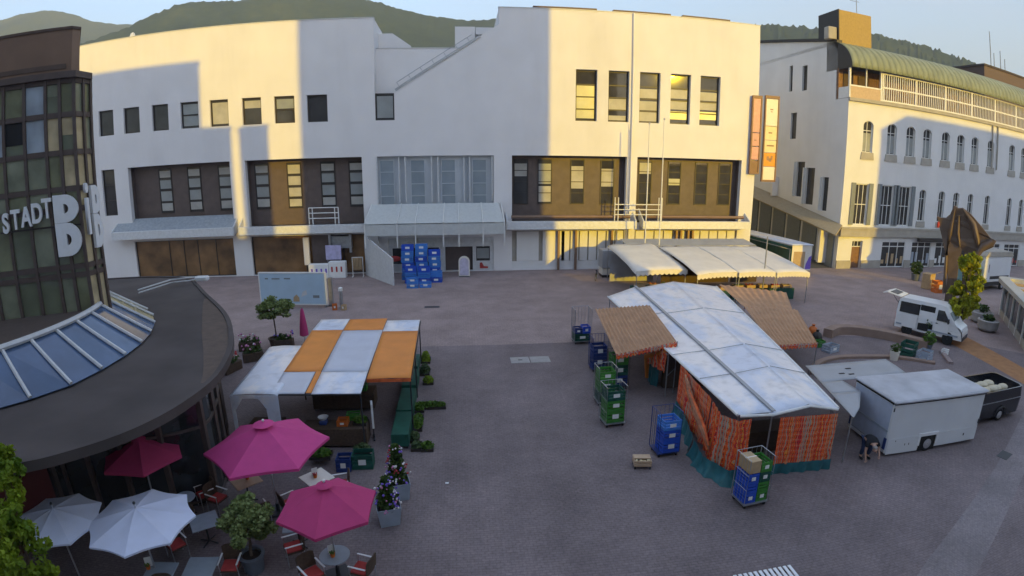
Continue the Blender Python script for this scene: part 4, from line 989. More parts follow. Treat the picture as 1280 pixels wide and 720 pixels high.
# ------------------------------------------------------------------ row of white stalls along the store
bays=[(13.0,17.3,37.6,37.9),(17.2,21.0,35.9,36.6),(20.9,24.2,36.4,36.3),(24.1,27.0,36.2,36.0)]
labs=['cream market stall canopy at the left end of the row before the store','cream market stall canopy second in the row, its front edge lowest','pale market stall canopy third in the row, behind the thin metal pole','pale market stall canopy at the right end of the row by the green trailer']
for i,((a,b,ya,yb),lab) in enumerate(zip(bays,labs)):
    t=thing('stall_canopy',lab,'market stall',(a,ya,0),0,'white stalls in a row along the store'); w_=b-a
    m=MB()
    def fn(u,v,w_=w_,ya=ya,yb=yb):
        y=(yb-ya)*u+v*8.4; z=2.45+.85*(1-(1-v)**1.7)+.12*sin(pi*u)*(1-v)*.6+.05*noise.noise(Vector((u*5+i*7,v*5,2)))
        if i in(0,) and u<.15: z-=.25*(1-u/.15)**2
        return (u*w_,y,z)
    m.grid(fn,14,10); m.build('canopy',M['tarp2'],t,smooth=True,solid=.02)
    m=MB()
    def f2(u,v,w_=w_,ya=ya,yb=yb): return (u*w_,(yb-ya)*u-.02,2.46+.12*sin(pi*u)*.6-.3*v*(1 if v<.9 else 1+.35*abs(sin(u*11*pi))))
    m.grid(f2,66,3); m.build('valance',M['signwhite'],t)
    m=MB()
    for x,y in ((.1,.1),(w_-.1,yb-ya+.1),(.1,8.2),(w_-.1,8.2)): m.tube([(x,y,0),(x,y,2.45 if y<2 else 3.2)],.035,6)
    m.build('pole',M['steel'],t)
    m=MB(); m.box(.3,w_-.3,1.2,2.2,0,.9); m.build('counter',M['dkgreen'],t)
    m=MB(); m.box(.1,w_-.1,7.4,7.45,.1,2.6); m.build('back_curtain',M['wicker' if i else 'greytarp'],t)
    for q in range(3 if w_>3 else 2):
        cr=thing('produce_crate',['crate of '+['brown','orange','green','red'][(q+i)%4]+' produce on the counter under the left end canopy of the row','crate of '+['brown','orange','green','red'][(q+i)%4]+' produce on the counter under the second canopy of the row','crate of '+['brown','orange','green','red'][(q+i)%4]+' produce on the counter under the third canopy of the row','crate of '+['brown','orange','green','red'][(q+i)%4]+' produce on the counter under the right end canopy of the row'][i],'crate',(a+.9+q*1.1,ya+1.6,.9),0,'produce crates on the row of stalls')
        MB().box(-.4,.4,-.25,.25,0,.05).box(-.4,.4,-.25,-.22,.05,.25).box(-.4,.4,.22,.25,.05,.25).box(-.4,-.37,-.22,.22,.05,.25).box(.37,.4,-.22,.22,.05,.25).build('box',M['card'],cr)
        m=MB(); rg=random.Random(q+i*5)
        for _ in range(16): m.ball((rg.uniform(-.3,.3),rg.uniform(-.17,.17),rg.uniform(.15,.27)),.07,4)
        m.build('vegetables',[M['produce'],M['orange'],M['herb'],M['red']][(q+i)%4],cr,smooth=True)
t=thing('stall_canopy','long flat grey brown stall roof behind the cream canopies','market stall',(15.2,46.6,0))
MB().grid(lambda u,v:(u*13.2,v*2.6,3.05+.3*v+.04*noise.noise(Vector((u*20,v*3,1)))),24,4).build('canopy',M['greytarp'],t,solid=.03)
m=MB(); 
for x in (.1,4.4,8.8,13.1): m.tube([(x,.1,0),(x,.1,3.05)],.035,6)
m.build('pole',M['steel'],t)
t=thing('storage_box','square grey covered box standing left of the cream stall canopies','box',(12.9,47.0,0))
MB().bev(0,1.9,0,1.5,.9,2.6,.06).build('cover',M['greytarp'],t); MB().bev(.05,1.85,.1,1.4,.25,.9,.04).build('body',M['signwhite'],t); MB().box(.1,1.8,.2,1.3,0,.25).build('base',M['dframe'],t)
# low planters and bushes at the store front
leafy_todo=[]
# ------------------------------------------------------------------ orange and white canopy on the left with its tables
cn=thing('market_stall','flat market stall canopy of orange and white sheets in a chequer','market stall',(0,0,0))
Z=2.32
cols=[(-7.55,-5.98,-7.0,-5.5),(-5.98,-3.98,-5.5,-3.68),(-3.98,-2.24,-3.68,-1.98)]   # x at far / at near edge
def cx(c,y): 
    t=(y-17.4)/(26.9-17.4); a,b,a2,b2=cols[c]; return a2+(a-a2)*t,b2+(b-b2)*t
def panel(c,y0,y1,mt,seed=0,dz=0,nx=(0,1)):
    a0,b0=cx(c,y0); a1,b1=cx(c,y1); w0=b0-a0; w1=b1-a1
    m=MB(); zz=lambda y: Z+.18*(1-abs(y-22.4)/5.2)+dz
    sheet(m,[(a0+w0*nx[0]+.02,y0,zz(y0)),(a0+w0*nx[1]-.02,y0,zz(y0)),(a1+w1*nx[1]-.02,y1,zz(y1)),(a1+w1*nx[0]+.02,y1,zz(y1))],8,10,.05,0,.015,seed)
    return m.build('roof_sheet',M[mt],cn,smooth=True,solid=.015)
panel(0,24.75,26.9,'tarp',1); panel(1,24.6,26.8,'orangetarp',2,.01); panel(2,24.3,26.4,'tarp',3)
panel(0,19.35,24.72,'orangetarp',4); panel(1,19.3,24.57,'paleblue',5); panel(2,18.6,24.27,'orangetarp',6)
panel(0,17.4,19.32,'paleblue',7,0,(0,.86)); panel(0,17.4,19.32,'orangetarp',7,.02,(.86,1.02)); panel(1,17.35,19.28,'tarp',8)
m=MB()
for c,y in ((0,17.45),(1,17.45),(2,18.7),(0,26.8),(2,26.3),(0,22),(2,22)):
    a,b=cx(c,y); x=a+.06 if c==0 else b-.06; m.tube([(x,y,0),(x,y,Z)],.03,6)
a=[(cx(0,y)[0],y,Z-.03) for y in (17.4,26.9)]; m.tube(a,.03,5); a=[(cx(2,y)[1],y,Z-.03) for y in (18.6,26.4)]; m.tube(a,.03,5)
m.tube([(-7.0,17.4,Z-.03),(-3.68,17.35,Z-.03)],.03,5); m.build('pole',M['dark'],cn)
m=MB(); a,b=cx(2,18.6); m.box(a+.02,b-.02,18.57,18.59,Z-.10,Z+.03); m.build('valance',M['orangecloth'],cn)
# white tent left of it
tn=thing('market_tent','white tent with a curved roof and arched end panels left of the orange canopy','market tent',(-8.45,17.3,0))
m=MB(); 
def tf(u,v): return (u*1.78-.35*v,v*5.3,2.32+.06*sin(pi*u)**.6+.015*noise.noise(Vector((u*4,v*6,3))))
m.grid(tf,14,12); m.build('roof_sheet',M['tarp'],tn,smooth=True,solid=.02)
m=MB()
m.vprism([(.0,0),(.13,0),(.13,1.75),(.45,2.2),(.85,2.22),(.85,2.32),(0,2.32)],-.03,.0); m.vprism([(.85,2.22),(1.05,2.2),(1.3,1.8),(1.38,0),(1.78,0),(1.78,2.32),(.85,2.32)],-.03,.0)
m.build('end_panel',M['tarp'],tn)
m=MB(); 
for x,y in ((.05,.1),(1.7,.1),(-.3,5.2),(1.4,5.2)): m.tube([(x,y,0),(x,y,2.3)],.03,6)
m.build('pole',M['alu'],tn)
MB().bev(.2,1.5,.5,1.3,.1,.85,.03).build('counter',M['wicker'],tn)
# trestle tables under and beside the canopy
def table(label,x,y,w_,d,h,rz=0,mt='dkgreen',group=None,cat='market table'):
    t=thing('market_table',label,cat,(x,y,0),rz,group)
    MB().bev(-w_/2,w_/2,-d/2,d/2,h-.04,h,.01).build('tabletop',M[mt],t)
    c=MB(); c.box(-w_/2-.005,w_/2+.005,-d/2-.012,-d/2-.002,.12,h-.01).box(-w_/2-.012,-w_/2-.002,-d/2,d/2,.12,h-.01).box(w_/2+.002,w_/2+.012,-d/2,d/2,.12,h-.01).box(-w_/2,w_/2,d/2+.002,d/2+.012,.12,h-.01)
    c.build('cloth_skirt',M[mt],t)
    for sx in (-1,1):
        for sy in (-1,1): MB().tube([(sx*(w_/2-.06),sy*(d/2-.06),0),(sx*(w_/2-.06),sy*(d/2-.06),h-.04)],.02,5).build('leg',M['dark'],t)
    return t
def foliage(m,c,rx,ry,rz,n,s,seed=0,mi=0,flat=.5):
    rg=random.Random(seed)
    for _ in range(n):
        while True:
            p=Vector((rg.uniform(-1,1),rg.uniform(-1,1),rg.uniform(-1,1)))
            if p.length<1: break
        p=Vector((c[0]+p.x*rx,c[1]+p.y*ry,c[2]+p.z*rz)); q=s*rg.uniform(.6,1.3)
        d=Vector((rg.gauss(0,1),rg.gauss(0,1),rg.gauss(0,flat)+.3)).normalized(); a=d.cross(Vector((rg.gauss(0,1),rg.gauss(0,1),rg.gauss(0,1)))).normalized()*q*.45
        d=d*q
        m.add([p-d*.5,p+a*.9-d*.05,p+d*.6,p-a*.9-d*.05],[(0,1,2,3)],mi)
for i,(x,y,ln,lab) in enumerate(((-2.62,25.2,1.7,'dark green clothed market table farthest along the right side of the orange canopy'),(-2.52,23.0,2.0,'dark green clothed market table third from the near end beside the orange canopy'),(-2.48,20.6,2.2,'dark green clothed market table second from the near end beside the orange canopy'),(-2.45,18.4,1.9,'dark green clothed market table nearest the flower tower'))):
    table(lab,x,y,.62,ln,.62,0,'dkgreen','dark green tables of the plant stall')
table('dark trestle table across the front of the orange canopy stall',-4.9,18.0,2.4,.8,.8,0,'wicker')
table('dark trestle table under the middle of the orange canopy',-5.2,21.2,2.6,.9,.8,0,'wicker')
def tray(label,x,y,z,w_,d,seed,mt='herb',h=.16,fol=.13,name='herb_tray',cat='plant tray'):
    t=thing(name,label,cat,(x,y,z),0,None)
    MB().box(-w_/2,w_/2,-d/2,d/2,0,.03).box(-w_/2,w_/2,-d/2,-d/2+.02,.03,.12).box(-w_/2,w_/2,d/2-.02,d/2,.03,.12).box(-w_/2,-w_/2+.02,-d/2+.02,d/2-.02,.03,.12).box(w_/2-.02,w_/2,-d/2+.02,d/2-.02,.03,.12).build('tray',M['dframe'],t)
    m=MB(); foliage(m,(0,0,.16),w_*.5,d*.5,fol,int(240*w_*d/.2),.12,seed); m.build('plants',M[mt],t); return t
tray('long tray of bright green herbs on the cobbles beside the dark green tables',-1.45,20.9,.0,1.2,.4,1)
tray('tray of herbs standing upright row along the second dark green table',-1.98,20.75,.0,.45,.75,2)
tray('tray of leafy herbs below the long herb tray',-1.95,19.4,.0,.42,1.3,3)
tray('tray of mixed green plants near the front dark green table',-2.0,18.15,.0,.4,.6,4,'boxleaf')
tray('tray of pale green lettuces at the near end of the tables',-1.85,17.45,.0,.4,.45,5,'boxleaf')
tray('tray of bright green seedlings at the near right end of the tables',-1.45,17.4,.0,.45,.45,6)
tray('bushy green plants by the far right corner of the orange canopy',-2.05,26.6,.0,.5,.8,7,'summer',fol=.4)
tray('bushy green plants on the far table beside the orange canopy',-2.0,24.9,.0,.5,.8,8,'boxleaf',fol=.35)
tray('dark tray of plants right of the third green table',-1.75,23.6,.0,.5,.5,9,'summer',fol=.2)
tray('square box of lettuces on the cobbles before the orange canopy',-5.15,16.6,.25,.75,.5,10,'herb')
tray('leafy plants in a box near the dark green crates',-3.75,16.95,.2,.6,.45,11,'boxleaf',fol=.2)
tray('green leafy vegetables at the right end of the front trestle table',-3.95,18.05,.8,.5,.5,12,'herb')
def crate(name,label,loc,rz,w_,d,h,mt,group=None,label_card=True,cat='crate'):
    t=thing(name,label,cat,loc,rz,group); m=MB(); k=.02
    m.box(-w_/2,w_/2,-d/2,d/2,0,k)
    for z0,z1 in ((k,h*.3),(h*.42,h*.62),(h*.74,h)):
        m.box(-w_/2,w_/2,-d/2,-d/2+k,z0,z1).box(-w_/2,w_/2,d/2-k,d/2,z0,z1).box(-w_/2,-w_/2+k,-d/2+k,d/2-k,z0,z1).box(w_/2-k,w_/2,-d/2+k,d/2-k,z0,z1)
    for sx in (-1,1):
        for sy in (-1,1): m.box(sx*w_/2-.03*(sx>0)-.002,sx*w_/2+.03*(sx<0)+.002,sy*d/2-.03*(sy>0)-.002,sy*d/2+.03*(sy<0)+.002,0,h+.004)
    m.build('body',M[mt],t)
    if label_card: MB().box(-w_*.18,w_*.18,-d/2-.012,-d/2-.003,h*.35,h*.72).build('label_card',M['paper'],t)
    return t
crate('plastic_crate','dark green crate near the pink parasol, left of the pair',(-4.25,16.2,0),.02,.5,.5,.5,'navy'); crate('plastic_crate','dark green crate near the pink parasol, right of the pair',(-3.62,16.35,0),.02,.72,.5,.55,'dkgreen')
crate('produce_crate','orange crate on the front trestle table of the orange canopy stall',(-4.6,18.0,.8),0,.4,.4,.22,'orange'); crate('produce_crate','green crate on the front trestle table beside the orange crate',(-4.3,18.45,.8),.1,.5,.35,.25,'green',label_card=False)
crate('produce_crate','green crate on the middle trestle table under the orange canopy',(-4.5,21.2,.8),0,.55,.4,.25,'green'); crate('produce_crate','cardboard crate on the middle trestle table under the orange canopy',(-5.4,21.2,.8),0,.55,.4,.25,'card')
t=thing('weighing_scale','white bowl scale with a dark foot on the front trestle table','scale',(-5.35,18.05,.8))
MB().bev(-.14,.14,-.14,.14,0,.16,.03).build('base',M['navy'],t); MB().lathe([(.02,.17),(.12,.19),(.2,.3),(.19,.3),(.1,.21),(.01,.19)],16).build('bowl',M['white'],t,smooth=True)
t=thing('display_board','narrow white upright board at the right end of the front trestle table','board',(-3.55,18.35,0),.2); MB().bev(-.04,.04,-.2,.2,.5,1.5,.01).build('panel',M['white'],t); MB().box(-.03,.03,-.25,.25,0,.05).box(-.02,.02,-.03,.03,.05,.5).build('stand',M['dark'],t)

# ------------------------------------------------------------------ flower towers
def flower_tower(label,x,y,h,seed,cols):
    t=thing('flower_planter',label,'planter',(x,y,0),.25); s=.34
    m=MB(); m.add([(-s*.8,-s*.8,0),(s*.8,-s*.8,0),(s*.8,s*.8,0),(-s*.8,s*.8,0),(-s,-s,.62),(s,-s,.62),(s,s,.62),(-s,s,.62)],[(0,3,2,1),(0,1,5,4),(1,2,6,5),(2,3,7,6),(3,0,4,7)]); m.build('pot',M['zinc'],t,solid=.02)
    MB().box(-.27,.27,-.27,.27,.5,.56).build('soil',M['soil'],t)
    m=MB()
    for k in range(14): f=k/13; foliage(m,(0,0,.6+f*(h-.75)),.36-.22*f,.36-.22*f,.14,55,.13,seed*31+k)
    m.build('foliage',M['vine'],t)
    rg=random.Random(seed); m=MB()
    for _ in range(44):
        f=rg.random(); a=rg.random()*6.28; r=.38-.2*f+rg.uniform(-.04,.06); mi=rg.choice(cols)
        c=(r*cos(a),r*sin(a),.62+f*(h-.7))
        for q in range(rg.randint(1,3)): m.ball((c[0]+rg.gauss(0,.035),c[1]+rg.gauss(0,.035),c[2]+rg.gauss(0,.03)),rg.uniform(.022,.042),4,mi)
    m.build('blossom',[M['petalw'],M['petalv'],M['petalr'],M['petalp']],t); return t
flower_tower('zinc planter with a tall climbing flower column of white and violet blooms, the nearer one',-2.36,13.25,1.55,1,[0,1,1,0,3]); flower_tower('zinc planter with a tall flower column of red and white blooms, the one behind',-2.2,14.5,1.9,2,[0,2,2,3,1])

# ------------------------------------------------------------------ parasols
def parasol(label,x,y,zr,zt,r,n,mt,a0=0,hang=.08,scal=.05,vent=True,group=None,name='parasol',tilt=0):
    t=thing(name,label,'parasol',(x,y,0),a0,group); m=MB(); S=6
    for k in range(n):
        b0=2*pi*k/n; b1=2*pi*(k+1)/n
        def fn(u,v,b0=b0,b1=b1):
            p0=Vector((cos(b0),sin(b0),0)); p1=Vector((cos(b1),sin(b1),0)); q=p0.lerp(p1,u)*r*v*(1-scal*sin(pi*u)*v)
            z=zt-(zt-zr)*v**1.12-.05*sin(pi*u)*v*(1-v)*2
            return (q.x,q.y,z)
        m.grid(fn,S,8)
        if hang:
            def f2(u,v,fn=fn): 
                p=fn(u,1); return (p[0],p[1],p[2]-hang*v)
            m.grid(f2,S,1)
    m.build('canopy',M[mt],t,smooth=True)
    if vent:
        m=MB(); m.lathe([(.02,zt+.10),(r*.17,zt+.02)],n*2); m.build('vent_cap',M[mt],t)
    MB().ball((0,0,zt+.14),.04,6).build('finial',M['paper'] if mt!='whitefab' else M['dark'],t)
    m=MB(); m.tube([(0,0,.05),(0,0,zt+.1)],.025,8); m.build('pole',M['alu'],t)
    m=MB(); m.bev(-.32,.32,-.32,.32,0,.07,.02); m.lathe([(.06,.07),(.05,.3)],10); m.build('base',M['dark'],t)
    for k in range(n):
        a=2*pi*k/n; m=MB(); m.tube([(.03*cos(a),.03*sin(a),zt-.05),(r*.97*cos(a),r*.97*sin(a),zr-.015)],.012,4); m.tube([(.03*cos(a),.03*sin(a),zt-.75),(r*.55*cos(a),r*.55*sin(a),zt-(zt-zr)*.5-.03)],.01,4); m.build('rib',M['alu'],t)
    return t
parasol('large bright pink parasol in front of the white tent',-5.85,13.75,2.3,2.98,1.82,6,'pink',.28)
parasol('smaller raspberry pink parasol next to the flower planters',-3.42,10.95,2.2,2.78,1.25,6,'pinkdull',.52,scal=.02)
parasol('dull wine red parasol under the edge of the dark cafe roof',-9.62,13.25,2.2,2.68,1.3,6,'winered',.02,scal=.02)
parasol('larger white scalloped parasol with black edge shadows, right of the white pair',-7.95,10.12,2.2,2.56,1.42,8,'whitefab',.25,scal=.055,vent=False,hang=.05)
parasol('white parasol half hidden by the leafy branch, left of the white pair',-10.25,9.72,2.2,2.54,1.28,8,'whitefab',.1,scal=.045,vent=False,hang=.05)
t=thing('closed_parasol','furled raspberry red parasol standing behind the orange canopy','parasol',(-9.3,29.4,0))
m=MB(); m.lathe([(.02,2.35),(.10,2.2),(.22,1.3),(.27,.75),(.2,.7),(.02,.72)],10); m.build('canopy',M['pinkdull'],t,smooth=True); MB().tube([(0,0,0),(0,0,2.42)],.025,6).build('pole',M['alu'],t); MB().bev(-.3,.3,-.3,.3,0,.08,.02).build('base',M['dark'],t)

# ------------------------------------------------------------------ cafe chairs and tables
def make_chair(label,x,y,rz,seat='red'):
    t=thing('cafe_chair',label,'chair',(x,y,0),rz,'wicker cafe chairs')
    MB().bev(-.24,.24,-.24,.24,.40,.44,.01).build('seat',M['wicker'],t); MB().bev(-.22,.22,-.23,.21,.44,.50,.02).build('cushion',M[seat],t)
    m=MB(); m.grid(lambda u,v:(-.25+.5*u,.24+.05*v+.03*(1-(2*u-1)**2),.46+.45*v*(1-.12*(2*u-1)**4)),8,5); m.build('backrest',M['wicker'],t,solid=.03)
    for sx in (-1,1):
        for yy in (-.22,.24): MB().tube([(sx*.235,yy,0),(sx*.235,yy,.42 if yy>0 else .66)],.016,6).build('leg',M['alu'],t)
        MB().bev(sx*.25-.025,sx*.25+.025,-.25,.24,.66,.685,.008).build('armrest',M['white'],t)
    return t
chair0=make_chair('brown wicker armchair with a red cushion, right of the round grey table',-2.72,10.72,-1.9)
CH=[(-3.95,10.55,.75,'brown wicker armchair with a red cushion, left of the round grey table'),
(-4.02,14.55,-1.3,'brown wicker armchair right of the square white table'),(-5.35,13.55,2.3,'brown wicker armchair left of the square white table, half under the pink parasol'),
(-6.15,13.1,-2.4,'brown wicker chair below the large pink parasol, nearest the potted olive'),(-7.75,13.75,1.2,'brown wicker chair left of the pale wooden table'),
(-6.15,10.75,.1,'brown wicker chair with red cushion at the bottom, left of the potted olive'),(-8.05,11.45,.9,'brown wicker chair with red cushion beside the folded pale table'),
(-8.3,12.5,-.5,'brown wicker chair behind the folded pale table'),(-7.5,9.45,.2,'brown wicker chair below the larger white parasol'),(-4.7,11.55,-1.1,'brown wicker chair between the potted olive and the raspberry parasol'),
(-8.25,13.95,-.8,'brown wicker chair with red cushion right of the wine red parasol')]
for x,y,a,l in CH: dup(chair0,(x,y,0),a,l)
def cafe_table(label,x,y,rz,shape,mt,s=.38,h=.74):
    t=thing('cafe_table',label,'table',(x,y,0),rz)
    if shape=='round': MB().lathe([(.01,h-.03),(s,h-.03),(s+.01,h-.015),(s,h),(.01,h)],28).build('tabletop',M[mt],t)
    else: MB().bev(-s,s,-s,s,h-.035,h,.012).build('tabletop',M[mt],t)
    MB().tube([(0,0,.04),(0,0,h-.03)],.03,8).build('stem',M['dark'],t); m=MB()
    for k in range(4): a=pi/4+k*pi/2; m.tube([(0,0,.06),(.3*cos(a),.3*sin(a),.02)],.02,5)
    m.build('foot',M['dark'],t); return t
def tabletop_set(x,y,z,near,menu=True):
    t=thing('flower_pot','small terracotta pot of flowers on the '+near,'flower pot',(x,y,z)); MB().lathe([(.01,0),(.05,0),(.065,.1),(.055,.1),(.01,.09)],10).build('pot',M['orange'],t,smooth=True); m=MB(); foliage(m,(0,0,.14),.07,.07,.05,26,.05,3); m.build('plant',M['petalr'] if 'white' in near else M['herb'],t)
    if menu:
        t=thing('menu_stand','folded white menu card standing on the '+near,'menu',(x-.05,y+.14,z),.5); m=MB(); m.xprism([(-.05,0),(-.045,0),(.0,.24),(.045,0),(.05,0),(.003,.26),(-.003,.26)],-.09,.09); m.build('card',M['paper'],t); MB().box(-.06,.06,-.05,-.047,.05,.06).build('print',M['ink'],t)
cafe_table('round grey cafe table below the raspberry parasol',-3.42,10.92,0,'round','greytop'); tabletop_set(-3.45,10.85,.74,'round grey cafe table')
cafe_table('square white cafe table between the two pink parasols',-4.75,14.52,.78,'sq','signwhite',.42); tabletop_set(-4.78,14.5,.74,'square white cafe table')
cafe_table('square pale wooden cafe table under the front rim of the large pink parasol',-7.0,14.35,.75,'sq','palewood',.42); tabletop_set(-6.95,14.4,.74,'pale wooden cafe table',False)
cafe_table('pale grey square table tilted beside the larger white parasol',-7.45,12.2,.6,'sq','zinc',.40)
cafe_table('dark grey square table at the bottom edge under the white parasol',-7.75,9.98,.1,'sq','greytop',.40); tabletop_set(-8.1,10.05,.74,'dark grey square table')
cafe_table('grey square table at the bottom beside the brown chair',-6.75,10.3,.1,'sq','greytop',.40)
cafe_table('small grey table right of the wine red parasol',-8.6,13.3,.3,'round','zinc',.34)
cafe_table('grey square table right of the potted olive behind the raspberry parasol',-4.75,12.2,.2,'sq','greytop',.36)
# ------------------------------------------------------------------ crates at the store entrance
cols_=[(-5.0,48.2,6,'left'),(-3.75,48.3,6,'middle'),(-2.55,48.4,5,'right')]
for x,y,n,nm in cols_:
    for k in range(n):
        crate('plastic_crate','bright blue crate, %s from the ground in the %s back column at the store entrance'%(ORD[k],nm),(x+.03*((k*7)%3-1),y,k*.54),.03*((k*5)%3-1),1.1,.7,.52,'skyblue' if (k+len(nm))%3 else 'blue','blue crates stacked at the entrance')
for x,y,n,nm in [(-4.6,46.6,3,'left'),(-3.4,46.5,3,'middle'),(-2.35,46.8,2,'right')]:
    for k in range(n):
        crate('plastic_crate','bright blue crate, %s up in the %s middle-row column at the store entrance'%(ORD[k],nm),(x,y,k*.5),.04*((k*3)%3-1),1.05,.7,.48,'skyblue' if k%2 else 'blue','blue crates stacked at the entrance',label_card=(k%2==0))
for x,y,n,nm in [(-4.3,44.6,2,'left'),(-3.2,44.7,1,'right')]:
    for k in range(n):
        crate('plastic_crate','bright blue crate, %s from the ground in the %s front column at the store entrance'%(ORD[k],nm),(x,y,k*.46),.05*k,1.0,.65,.44,'skyblue','blue crates stacked at the entrance')
t=thing('pavement_sign','cream round-topped pavement sign in the dark store doorway','sign',(.18,48.9,0))
def oval(w_,h): return [(-w_/2,0),(w_/2,0)]+[(w_/2*cos(a*pi/12),h-w_/2+w_/2*sin(a*pi/12)) for a in range(0,13)]
MB().vprism(oval(1.05,1.95),-.04,.04).build('frame',M['signwhite'],t); m=MB(); m.vprism([(x,z+.12) for x,z in oval(.82,1.65)],-.055,-.043); m.build('poster',mat('lilac_poster',(.55,.52,.66),rough=.5,var=.2,scale=3),t); MB().box(-.5,.5,-.25,.25,-.0,.05).build('base',M['dark'],t)
pr=MB(); pr.lathe([(.001,0),(.001,0)],3) if 0 else None
o=MB().ball((0,0,0),.5,10,0,None,1.25,.12,.55).build('poster',M['red'],store,smooth=True,loc=(-6.5,-1.0,1.55))
m=MB(); m.vprism([(1.75,.25),(2.55,.25),(2.55,.42),(2.15,.45),(1.95,.85),(1.75,.8)],.05,.11); m.build('poster',M['red'],store)
# display stands, rack and cycle in front of the shop windows
t=thing('display_stand','low white display box with small prints, left of the two before the brown shop front','display stand',(-13.6,49.7,0)); MB().bev(-1.0,.9,-.4,.4,.0,1.35,.03).build('body',M['paper'],t); m=MB(); 
for k in range(4): m.box(-.75+k*.45,-.6+k*.45,-.42,-.402,.55,.95)
m.build('print',M['petalv'],t)
t=thing('display_stand','low white display box with small prints, right of the two before the brown shop front','display stand',(-11.9,49.8,0)); MB().bev(-.8,.8,-.4,.4,.0,1.55,.03).build('body',M['paper'],t); m=MB(); 
for k in range(3): m.box(-.55+k*.45,-.4+k*.45,-.42,-.402,.6,1.1)
m.build('print',M['red'],t)
t=thing('poster_board','upright lilac poster on a thin stand behind the white display boxes','poster',(-12.4,50.5,0)); MB().bev(-.75,.75,-.03,.03,1.6,3.0,.01).build('board',mat('lilac_board',(.45,.42,.62),rough=.5,var=.25,scale=2),t); MB().tube([(-.6,.05,0),(-.6,.05,1.6)],.03,6).tube([(.6,.05,0),(.6,.05,1.6)],.03,6).build('stand',M['steel'],t)
t=thing('clothes_rack','pale shop rack with hanging goods between the shop window and the entrance screen','rack',(-10.0,49.9,0)); m=MB(); 
for x in (-.5,.5): m.box(x-.04,x+.04,-.3,.3,0,.06).box(x-.03,x+.03,-.03,.03,.06,1.9)
m.box(-.5,.5,-.03,.03,1.84,1.9); m.build('frame',M['wframe'],t); m=MB()
for k in range(6): m.box(-.4+k*.14,-.33+k*.14,-.22,.22,.7,1.8)
m.build('goods',M['card'],t)
def bicycle(label,x,y,rz):
    t=thing('bicycle',label,'bicycle',(x,y,0),rz)
    for i,xx in enumerate((-.52,.52)):
        w_=MB(); w_.tube([(xx+.34*cos(a*pi/12),0,.35+.34*sin(a*pi/12)) for a in range(25)],.022,6,cap=False); o=w_.build('wheel',M['rubber'],t); r_=MB(); r_.tube([(xx+.31*cos(a*pi/12),0,.35+.31*sin(a*pi/12)) for a in range(25)],.012,5,cap=False)
        for k in range(8): r_.tube([(xx,0,.35),(xx+.31*cos(k*pi/4),0,.35+.31*sin(k*pi/4))],.004,3)
        r_.build('rim',M['alu'],o)
    m=MB(); m.tube([(-.52,0,.35),(-.05,0,.3),(-.18,0,.85),(-.52,0,.35)],.02,6); m.tube([(-.05,0,.3),(.38,0,.82),(-.15,0,.78)],.022,6); m.tube([(.52,0,.35),(.38,0,.9)],.02,6); m.build('frame',M['dark'],t)
    m=MB(); m.tube([(.30,-.28,1.02),(.42,0,.98),(.30,.28,1.02)],.015,6); m.tube([(.38,0,.85),(.41,0,.99)],.015,6); m.build('handlebar',M['alu'],t); MB().ball((-.2,0,.9),.12,6,0,None,1.2,.7,.4).build('saddle',M['rubber'],t,smooth=True)
bicycle('dark bicycle parked by the pale shop front, left of the cream stalls',12.2,46.3,1.2)
# billboard on legs
t=thing('billboard','wide pale blue billboard on short legs in front of the shops','billboard',(-12.8,38.75,0),-.118)
MB().bev(-2.62,2.62,-.08,.08,.28,2.6,.03).build('board',M['banner'],t); m=MB(); m.box(-2.68,-2.6,-.1,.1,.2,2.68).box(2.6,2.68,-.1,.1,.2,2.68).box(-2.6,2.6,-.1,.1,2.6,2.68).box(-2.6,2.6,-.1,.1,.2,.28); m.build('frame',M['wframe'],t)
for x in (-2.5,2.5): MB().box(x-.05,x+.05,-.05,.5,0,.06).box(x-.05,x+.05,.1,.2,.06,2.4).build('leg',M['steel'],t)
m=MB(); m.box(-2.15,-1.9,-.095,-.082,2.15,2.25).box(-1.6,-.95,-.095,-.082,2.15,2.24).box(-.6,-.1,-.095,-.082,2.16,2.26).box(1.6,2.1,-.095,-.082,.75,.95); m.build('print',M['shutter'],t)
m=MB(); m.vprism([(.0,.45),(.5,.45),(.5,.75),(.3,1.0),(.05,.8)],-.095,-.082); m.build('picture',M['card'],t); m=MB(); m.vprism([(.65,.8),(1.15,1.0),(1.1,1.35),(.8,1.2)],-.095,-.082); m.build('picture',M['gutter'],t)
t=thing('sign_post','tall pale grey post right beside the billboard','post',(-9.95,38.9,0)); MB().bev(-.16,.16,-.1,.1,.02,2.2,.02).build('post',M['steel'],t); MB().box(-.25,.25,-.2,.2,0,.02).build('base',M['dark'],t)
t=thing('advert_column','slim grey standing column with a pale cap right of the billboard','column',(-9.05,38.2,0)); m=MB(); m.lathe([(.2,0),(.2,.12),(.13,.15),(.13,1.45),(.02,1.5)],12); m.build('body',M['steel'],t); MB().lathe([(.16,1.3),(.16,1.52),(.02,1.6)],12).build('cap',M['paper'],t)
crate('goods_box','small orange box at the foot of the grey column',(-9.45,37.7,0),.2,.35,.3,.45,'orange'); crate('goods_box','small pale box right of the foot of the grey column',(-8.75,37.6,0),-.3,.3,.3,.4,'card')
